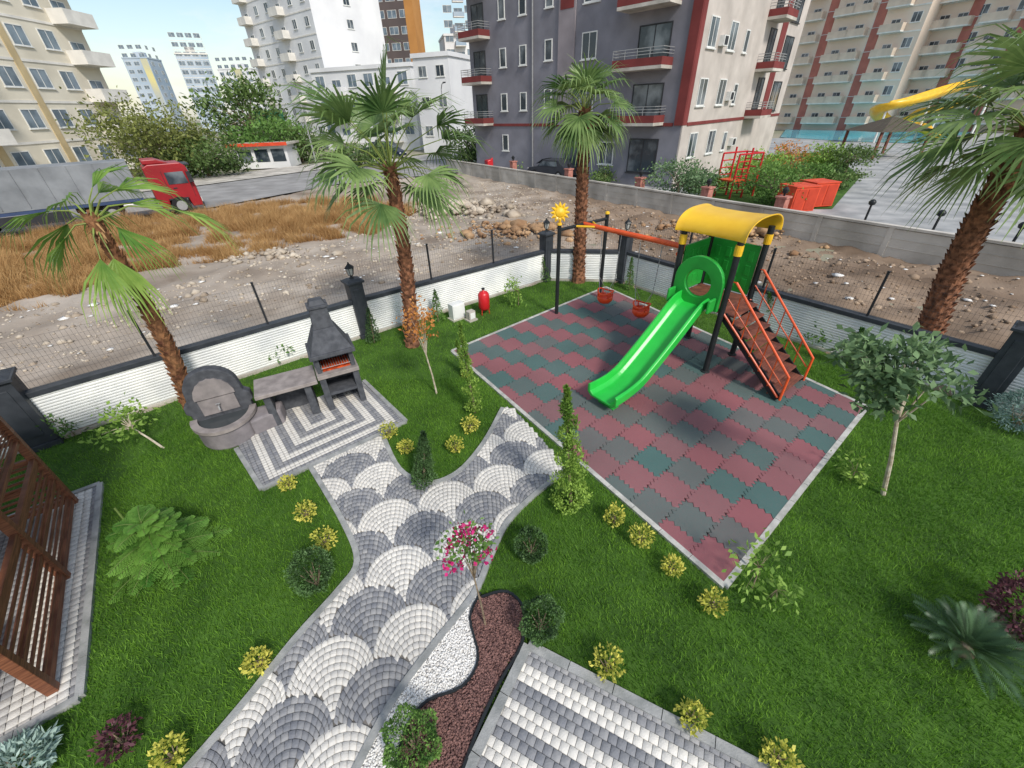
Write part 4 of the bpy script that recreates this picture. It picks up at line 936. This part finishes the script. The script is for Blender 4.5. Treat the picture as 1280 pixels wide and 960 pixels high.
m_cream=M('cream_wall',rgb(226,218,200),rgb(208,200,182),.3,.9,world=True)
m_whb=M('white_wall',rgb(228,228,228),rgb(210,210,212),.2,.9,world=True)
m_bal=M('balcony_white',rgb(232,228,220),None,1,.8)
m_grf=M('grey_frame',rgb(140,146,150),None,1,.6)
m_blg=M('sky_glass',rgb(130,144,156),rgb(88,102,114),.8,.15,spec=.6,world=True)
ws=winproto(1.7,1.5,m_wf,m_blg,single=True); wsm=winproto(1.3,1.3,m_wf,m_dglass,single=True); wb=winproto(1.7,1.7,m_wf,m_blg,single=True)
bw=balproto(3.6,1.6,m_bal,m_bal,True)
cl=Vector(P2(-60,262)); cr_=Vector(P2(186,216))
block('cream apartment block with white balconies at the upper left',cl,cr_,16,30,m_cream,7,9,1.2,3.1,ws,2,ws,'right',(1,6),bw,m_bal,strips=((.27,.7),(.56,.7)),stripm=M('tan_strip',rgb(200,180,140),None,1,.9))
m_yt=M('yellow_tower',rgb(214,202,140),rgb(160,170,180),.05,.9,world=True)
m_bt=M('bluegrey_tower',rgb(150,168,184),rgb(188,198,208),.05,.9,world=True)
wf=winproto(2.4,1.6,m_bal,m_blg,single=True,sill=False)
block('slim distant tower with yellow-green side, leftmost of the far towers',bx(182,260),bx(212,262),14,at(190,72,260).z,m_bt,3,11,2,3.2,wf,2,wf,'right',strips=((.7,3.),),stripm=m_yt)
block('distant blue-grey tower with white bands in the far skyline',bx(246,230),bx(284,236),14,at(262,66,230).z,m_bt,4,11,2,3.2,wf,2,wf,'right',trim=m_bal)
block('distant pale tower right of the blue-grey one',bx(290,300),bx(330,300),16,at(310,86,300).z,m_whb,5,10,2,3.3,wf,2,wf,'right',strips=((.5,4.),),stripm=m_yt)
block('distant low tower half hidden by the far tree',bx(334,320),bx(362,322),16,at(345,92,320).z,m_bt,3,10,2,3.3,wf)
block('tall white apartment tower with stepped balconies',bx(338,105),bx(418,90),14,46,m_whb,6,13,1.5,3.1,wsm,1,wsm,'right',(0,3),balproto(3,1.3,m_bal,m_bal,True),m_bal)
block('second wing of the white tower, recessed to the right',bx(428,102),bx(458,104),6,50,m_whb,3,14,1.5,3.1,wsm,0,None,'right',(2,),balproto(3,1.3,m_bal,m_bal,True))
m_bro=M('brown_tower',rgb(84,76,76),rgb(104,92,90),.1,.9,world=True); m_ot=M('ochre_wall',rgb(192,138,80),rgb(176,124,70),.2,.9,world=True)
block('dark brown tower with ochre side wall behind the white villa',bx(474,140),bx(528,138),9,70,m_bro,4,20,2,3.2,wf,0,None,'right',sidem=m_ot,strips=((.9,2.2),),stripm=m_ot)
block('white modern low house with flat roofs left of the grey building',bx(400,84),bx(520,78),10,at(470,84,78).z,m_whb,6,3,1.5,3.3,wb,1,wb,'right',(1,4),balproto(3.2,1.4,m_bal,m_whb,True),m_whb,topbox=False)
block('narrow white stair wing at the right end of the modern low house',bx(524,72),bx(566,70),8,at(545,70,70).z,m_whb,2,3,1.5,3.5,wsm,topbox=False)
block('distant pale tower seen between low house and grey building',bx(564,150),bx(600,152),14,at(580,44,150).z,m_whb,3,11,2,3.1,wf,0,None,'right',(1,),balproto(3,1.3,m_bal,m_bt,True))
m_pw=M('pinkish_wall',rgb(236,218,200),rgb(222,202,184),.15,.9,world=True); m_ps=M('salmon_strip',rgb(186,118,106),None,1,.9)
bpk=balproto(3.2,1.3,m_bal,M('beige_parapet',rgb(224,204,184),None,1,.9),True)
pA=bx(962,100); pB=bx(1110,82); pD=bx(1330,66)
block('long cream and maroon apartment block behind the pool, left wing',pA,pB,14,34,m_pw,8,10,1.5,3.1,wsm,0,None,'right',(1,3,4,6),bpk,m_bal,strips=((.28,1.4),(.66,1.4)),stripm=m_ps)
block('cream and maroon apartment block at the upper right corner',bx(1122,84),pD,14,34,m_pw,9,10,1.5,3.1,wsm,0,None,'right',(0,1,3,5,6,8),bpk,m_bal,strips=((.2,1.3),(.52,1.3),(.82,1.3)),stripm=m_ps)

# ---------------- boundary wall and yard things
fa=math.atan2(fdir.y,fdir.x)
t=thing('boundary_wall','long pale concrete boundary wall across the vacant lot','wall',(fw0.x,fw0.y,0),fa)
Lw=(fw2-fw0).length; k=int(Lw/2.5)
b=MB(); b.b2(0,Lw,-.07,.07,-.1,.98); 
for i in range(k+1): b.b2(i*2.5-.09,i*2.5+.09,-.1,.1,-.1,1.02)
for z in (.33,.66): b.b2(0,Lw,-.085,.085,z-.008,z+.008)
b.build('panels',m_conc,t); b=MB(); b.b2(0,Lw,-.12,.12,1.02,1.1); b.build('coping',m_conc,t)
m_brk=M('pink_brick',rgb(190,130,116),rgb(160,104,92),6,.9)
for i,(px,py) in enumerate(((642,226),(710,239),(797,254),(878,270),(968,286))):
    p=P(px,py-3); t=thing('gate_post','pinkish brick post with black lantern, %s along the boundary wall'%('first (farthest)','second','third','fourth','fifth (nearest)')[i],'post',(p.x,p.y,0),fa,'brick posts on the boundary wall')
    b=MB(); b.b2(-.22,.22,-.22,.22,0,1.3); b.b2(-.27,.27,-.27,.27,1.3,1.38); b.build('shaft',m_brk,t); b=MB(); b.lathe([(.05,0),(.05,.1),(.12,.14),(.14,.3),(.04,.4)],8,(0,0,1.38)); b.build('lantern',m_black,t)
for i,(px,py) in enumerate(((1152,318),(1072,300),(1246,338))):
    p=P(px,py-4); t=thing('wall_lamp','black globe lamp on a short post on the yard wall, %s'%('middle one','left one','right one')[i],'lamp',(p.x,p.y,0),0,'yard wall lamps')
    b=MB(); b.lathe([(.1,0),(.05,.05),(.04,1.3)],8); b.build('pole',m_black,t); b=MB(); b.lathe([(.03,1.3),(.12,1.35),(.14,1.45),(.08,1.53),(.02,1.55)],10); b.build('globe',m_black,t,smooth=True)
def cabinet(lb,p,s,rzz):
    t=thing('metal_cabinet',lb,'cabinet',(p.x,p.y,0),rzz,'orange cabinets behind the wall'); b=MB(); b.b2(-s[0]/2,s[0]/2,-s[1]/2,s[1]/2,.1,s[2]); b.build('case',m_cab,t,bevel=.02)
    b=MB(); b.b2(-s[0]/2-.02,s[0]/2+.02,-s[1]/2-.04,s[1]/2+.04,s[2],s[2]+.05); b.build('lid',m_cab,t)
    for x in (-1,1): b=MB(); b.b2(x*s[0]*.24-s[0]*.2,x*s[0]*.24+s[0]*.2,-s[1]/2-.02,-s[1]/2-.002,.2,s[2]-.1); b.build('door',m_cab2,t)
m_cab=M('orange_red',rgb(220,84,54),rgb(200,70,44),2,.5); m_cab2=M('orange_dark',rgb(196,68,44),None,2,.5)
cabinet('orange-red metal cabinet behind the boundary wall, left one',P(990,264),(1.4,1.3,1.3),fa+1.1); cabinet('orange-red metal cabinet behind the boundary wall, right one',P(1014,258),(1.4,1.3,1.3),fa+1.1)
sheet('pool_water',[P2(*p) for p in ((975,172),(1060,177),(1150,180),(1220,165),(1100,156),(985,158))],.06,m_water)
p=P(1150,176); t=thing('water_slide','yellow curving water slide above the pool at the upper right','water slide',(p.x,p.y,0))
def chute(pts,r,mat,nm):
    q3=[]; n=len(pts)
    for i in range(n-1):
        g=lambda j: Vector(pts[max(0,min(n-1,j))]); p0,p1,p2,p3=g(i-1),g(i),g(i+1),g(i+2)
        for q in range(5):
            u=q/5; q3.append(.5*((2*p1)+(p2-p0)*u+(2*p0-5*p1+4*p2-p3)*u*u+(3*p1-p0-3*p2+p3)*u**3))
    q3.append(Vector(pts[-1])); pts=q3
    b=MB(); K=8
    for i,q in enumerate(pts):
        d=(pts[min(i+1,len(pts)-1)]-pts[max(i-1,0)]); d.normalize(); sv=d.cross(Vector((0,0,1))).normalized(); uv=sv.cross(d)
        for k in range(K+1): a=pi+pi*k/K; b.v.append(tuple(q+sv*r*cos(a)+uv*r*sin(a)))
        for k in range(K,-1,-1): a=pi+pi*k/K; b.v.append(tuple(q+sv*(r+.07)*cos(a)+uv*(r+.07)*sin(a)))
    n=2*K+2
    for i in range(len(pts)-1):
        for j in range(n): b.f.append((i*n+j,i*n+(j+1)%n,(i+1)*n+(j+1)%n,(i+1)*n+j)); b.m.append(0)
    b.build(nm,mat,t,smooth=True)
sy=p.y
def rel(px,py,Y): q=at(px,py,Y); return (q.x-p.x,q.y-p.y,q.z)
c1=[rel(x,y,sy+dy) for x,y,dy in ((1225,98,4),(1200,104,2),(1170,113,0),(1140,122,-1),(1112,128,-1),(1098,137,1),(1110,147,2),(1140,152,1),(1162,158,-1),(1178,168,-2))]
chute(c1,.85,m_yell,'chute')
c2=[rel(x,y,sy+dy) for x,y,dy in ((1226,114,6),(1205,123,5),(1178,132,4),(1150,137,4),(1125,150,5))]
chute(c2,.75,m_yell,'chute')
for q in (c1[0],c1[2],c1[4],c1[7],c2[2]): b=MB(); b.tube([(q[0],q[1],0),(q[0],q[1],q[2]-.85)],.12,8); b.build('support',m_wf,t)
b=MB(); q=c1[0]; b.b2(q[0],q[0]+3,q[1]-1,q[1]+2,q[2]-1.1,q[2]-.9)
for dx in (.2,2.8): b.b2(q[0]+dx-.1,q[0]+dx+.1,q[1],q[1]+.2,0,q[2]-1.1)
b.build('tower_deck',m_wf,t)
p=P(1096,196); t=thing('pool_gazebo','dark pyramid-roofed gazebo in front of the water slide','gazebo',(p.x,p.y,0)); b=MB()
b.add([(-2.6,-2.6,2.3),(2.6,-2.6,2.3),(2.6,2.6,2.3),(-2.6,2.6,2.3),(0,0,3.5)],[(0,1,4),(1,2,4),(2,3,4),(3,0,4),(3,2,1,0)]); b.build('roof',M('dark_roof',rgb(88,80,70),None,2,.9),t)
for x in (-2.3,2.3):
    for y in (-2.3,2.3): b=MB(); b.b2(x-.1,x+.1,y-.1,y+.1,0,2.3); b.build('post',m_tread,t)
p=P(916,246); t=thing('climbing_frame','small red climbing frame in the yard of the grey building','playground',(p.x,p.y,0),.4)
b=MB()
for x in (-1,0,1):
    for y in (-.6,.6): b.tube([(x,y,0),(x,y,2.5+.3*(x==0))],.06,6)
for z in (.5,.9,1.3,1.7,2.1,2.5):
    for y in (-.6,.6): b.tube([(-1,y,z),(0,y,z)],.035,6)
    b.tube([(1,-.6,z),(1,.6,z)],.035,6)
for y in (-.6,.6): b.tube([(-1,y,2.5),(1,y,2.5)],.05,6)
b.build('frame',m_red,t); b=MB(); b.b2(-1,0,-.6,.6,1.0,1.08); b.add([(0,-.3,1.1),(0,.3,1.1),(1.9,.3,.1),(1.9,-.3,.1)],[(0,1,2,3)]); b.build('slide',m_oran,t)
# ---------------- vehicles
def wheel(t,x,y,r,w_=.3,nm='wheel'):
    b=MB(); b.tube([(x,y-w_/2,r),(x,y+w_/2,r)],r,20); q=b.build(nm,m_tyre,t)
    b=MB(); b.tube([(x,y-w_/2-.015,r),(x,y+w_/2+.015,r)],r*.55,14); b.build('rim',m_rim,q)
f0=P(250,264,.1); f1=P(14,296,.1); dv=(Vector((f0.x-f1.x,f0.y-f1.y))); an=math.atan2(dv.y,dv.x)
t=thing('articulated_truck','red truck with long grey tarpaulin trailer parked by the dry field','truck',(f0.x-.3,f0.y+.9,.1),an)
b=MB()
b.prismy([(-2.3,.85),(-2.3,2.75),(-2.0,2.9),(-.35,2.9),(-.12,2.7),(.0,1.7),(.03,.4),(-.55,.4),(-.62,.9),(-1.66,.9),(-1.74,.4),(-2.1,.4)],-1.2,1.2); b.build('cab',m_tred,t,bevel=.05)
b=MB(); b.prismy([(-2.2,2.91),(-.9,2.91),(-1.5,3.15),(-2.2,3.15)],-1.05,1.05); b.build('wind_deflector',m_tred,t,bevel=.04)
b=MB(); b.b2(-.5,.12,-1.1,1.1,2.72,2.8); b.build('sun_visor',m_dkmet,t)
b=MB(); b.prismy([(-.105,2.62),(-.01,1.75),(.03,1.75),(-.065,2.62)],-1.08,1.08); b.build('windscreen',m_dglass,t)
for y in (-1.215,1.215):
    b=MB(); b.prismy([(-1.35,1.75),(-.3,1.75),(-.38,2.42),(-1.35,2.42)],y-.01,y+.01); b.build('side_window',m_dglass,t)
    b=MB(); b.b2(-1.5,-1.48,y-.008,y+.008,.95,2.5); b.b2(-.22,-.2,y-.008,y+.008,.95,2.5); b.b2(-1.2,-1.0,y-.02,y+.02,1.5,1.56); b.build('door_trim',m_dkmet,t)
    b=MB(); b.b2(-1.66,-.62,y-.02,y+.02,.88,.96); b.build('wheel_arch',m_dkmet,t)
for y in (-1.4,1.4): b=MB(); b.b2(-.25,-.05,y-.1,y+.1,1.8,2.4); b.build('mirror',m_dkmet,t)
for y in (-.9,.9): b=MB(); b.b2(.03,.07,y-.22,y+.22,.62,.85); b.build('headlight',m_wf,t)
b=MB(); b.b2(-.02,.09,-1.2,1.2,.3,.56); b.build('bumper',m_dkmet,t)
b=MB(); b.b2(.02,.05,-.75,.75,.95,1.55); b.build('grille',m_dkmet,t)
b=MB(); b.b2(-6.2,-2.3,-.5,.5,.7,.95); b.build('chassis',m_dkmet,t)
b=MB(); b.b2(-4.0,-2.4,-1.2,-.7,.45,.95); b.build('fuel_tank',m_rim,t,bevel=.05)
b=MB(); b.b2(-17,-2.9,-1.25,1.25,1.2,3.2); 
for k in range(13): 
    for y in (-1.27,1.27): b.b2(-16.8+k*1.12,-16.75+k*1.12,y-.02,y+.02,1.3,3.18)
b.build('trailer',m_tarp,t,bevel=.03); b=MB(); b.b2(-17,-2.9,-1.28,1.28,1.04,1.195); b.build('trailer_side_rail',M('blue_rail',rgb(60,76,110),None,2,.5),t)
for x in (-1.15,-4.6,-10.2,-11.5,-12.8):
    for y in (-1.1,1.1): wheel(t,x,y,.52)
b=MB(); b.b2(-9.4,-6.4,-1.24,-1.2,.45,1.0); b.build('side_guard',m_dkmet,t)
def car(lb,px,py,rzz,body,van=False,name='parked_car',z=.1,group='vehicles by the buildings'):
    p=P(px,py,z); t=thing(name,lb,'van' if van else 'car',p,rzz,group); h=1.95 if van else 1.45; L_=4.8 if van else 4.2
    pr=[(-L_/2,.35),(-L_/2,.95),(-L_/2+.15,h-.12),(-L_/2+.4,h),(L_*.12,h),(L_*.3,1.15),(L_/2-.1,.82),(L_/2,.6),(L_/2,.35)] if van else [(-L_/2,.35),(-L_/2,.9),(-L_/2+.3,.98),(-L_*.28,h),(L_*.08,h),(L_*.24,.95),(L_/2-.15,.8),(L_/2,.6),(L_/2,.35)]
    b=MB(); b.prismy(pr,-.85,.85); b.build('body',body,t,bevel=.06)
    b=MB()
    for y in (-.862,.862): b.prismy([(-L_*.26-(.7 if van else 0),.98),(-L_*.24-(.6 if van else 0),h-.12),(L_*.08,h-.12),(L_*.2,.98)],y-.008,y+.008)
    b.build('side_windows',m_dglass,t)
    b=MB(); xa,xb=(L_*.13,L_*.285) ; b.add([(xa,-.7,h-.02),(xa,.7,h-.02),(xb,.7,1.05 if not van else 1.25),(xb,-.7,1.05 if not van else 1.25)],[(0,1,2,3)])
    for i in range(len(b.v)): b.v[i]=(b.v[i][0]+.04,b.v[i][1],b.v[i][2]+.03)
    b.build('windscreen',m_dglass,t)
    for y in (-.6,.6): b=MB(); b.b2(L_/2-.02,L_/2+.015,y-.15,y+.15,.62,.75); b.build('headlight',m_wf,t)
    for x in (-L_*.3,L_*.3):
        for y in (-.78,.78): wheel(t,x,y,.33,.2)
car('dark blue van parked in front of the white low house',486,198,-.4,M('navy',rgb(30,40,62),None,2,.3),True,'parked_van')
car('red car parked at the left foot of the grey building',632,211,.3,m_red); car('dark car parked beside the grey building door',690,222,2.4,M('dark_car',rgb(60,62,68),None,2,.3))
A_=P(300,212)
t=thing('roadside_kiosk','low white roadside kiosk with red stripe roof behind the truck','kiosk',(A_.x,A_.y,0),.1); 
b=MB(); b.b2(0,6,0,4,0,2.4); b.build('wall',m_whb,t); b=MB(); b.b2(-.4,6.4,-.6,4.4,2.4,2.6); b.build('roof',m_conc,t); b=MB(); b.b2(-.42,6.42,-.63,-.6,2.35,2.7); b.build('red_fascia',m_cab,t)
for x in (.4,2.3,4.2): b=MB(); b.b2(x,x+1.5,-.04,-.005,.7,2.0); b.build('window',m_dglass,t)
p=P(300,208); t=thing('road_sign','green road sign on two posts beyond the kiosk','sign',(p.x-1,p.y+14,0),0); b=MB(); b.b2(-2.2,2.2,-.05,.05,4.2,6.0); b.build('sign_board',M('sign_green',rgb(60,120,90),None,2,.6),t)
for x in (-1.6,1.6): b=MB(); b.tube([(x,.1,0),(x,.1,6)],.09,6); b.build('pole',m_rim,t)
for i,(px,py) in enumerate(((398,222),(560,202))):
    p=P(px,py-8); t=thing('street_lamp','tall grey street lamp along the road, %s one'%('left','right')[i],'street lamp',(p.x,p.y,0),-1.2,'street lamps'); b=MB(); b.tube([(0,0,0),(0,0,7.5),(.5,0,8),(1.6,0,8.1)],[.09,.06,.05,.04],6); b.build('pole',m_rim,t); b=MB(); b.b2(1.4,2.1,-.12,.12,8.05,8.18); b.build('lamp_head',m_dkmet,t)
# ---------------- background trees
def bt(lb,px,py,topy,cr,mat,seed,nc=26,nl=2600,ln=.35,name='background_tree',th=.4,Yo=0,sp=.25,ch=None):
    b0=P(px,py); h=at(px,topy,b0.y).z; h=max(h,1.2)
    tree(lb,b0,h,cr,nc,nl,ln,ln*.5,mat,seed,max(.06,cr*.06),(0,0),ch or min(h*.45,cr),name,'tree',th=th,sp=sp)
bt('large olive-green tree behind the truck cab, left one',205,226,128,4.6,m_ol,101,34,6500,.36)
bt('dark broad tree right of the olive one behind the truck',262,222,168,3.6,m_ft,102,26,4500,.36)
bt('tall dark tree in the far distance beyond the kiosk',325,196,100,5.5,m_ft,103,26,3000,.7)
bt('low hedge tree before the white tower, left',352,204,152,4.0,m_mg,104,24,2600,.5)
bt('round tree under the white tower',378,202,160,3.6,m_ft,105,24,2600,.45)
bt('bushy tree between palm crown and the low white house',452,208,176,3,m_ft,106,20,2000,.4)
bt('dark tree at the left foot of the grey building',590,208,160,2.6,m_ft,107,20,2200,.35)
bt('wide shrub with pale flowers before the greige wall',845,252,203,1.7,m_gg,108,20,2600,.2)
bt('green shrub left of the orange cabinets',962,256,208,1.7,m_mg,109,22,3000,.18)
bt('yellow-green shrub near the red climbing frame',945,232,190,1.8,m_lg,110,20,1800,.22)
bt('orange-tinged shrub in the yard planting',985,212,178,1.9,m_or,111,18,700,.22)
bt('yellow flowering shrub in front of the pool',1025,212,178,2.0,m_lg,112,18,1500,.22)
bt('green shrub at the right side of the yard planting',1056,216,184,1.6,m_ft,113,18,1500,.22)
bt('rounded tree in front of the right apartment block, left one',1022,150,116,5.0,m_ft,114,18,1800,.6)
bt('rounded tree in front of the right apartment block, right one',1066,150,118,4.2,m_ft,115,18,1800,.6)
for i,(x,y,ty,r_) in enumerate(((872,246,214,.9),(905,238,208,1.1),(1048,238,214,1.1),(1003,236,204,1.3),(660,216,196,1.2),(755,232,212,.9))):
    bt('low green yard shrub %s'%('left of the red climbing frame','directly behind the red climbing frame','behind the right orange cabinet','behind the left orange cabinet','beside the dark parked car','under the ground floor windows')[i],x,y,ty,r_,(m_mg,m_lg,m_ft)[i%3],130+i,12,900,.2,name='yard_shrub')
sheet('planting_bed',[P2(*p) for p in ((860,262),(1040,262),(1075,222),(1040,190),(960,194),(900,225))],.05,m_lawn)
print('done',len(bpy.data.objects))
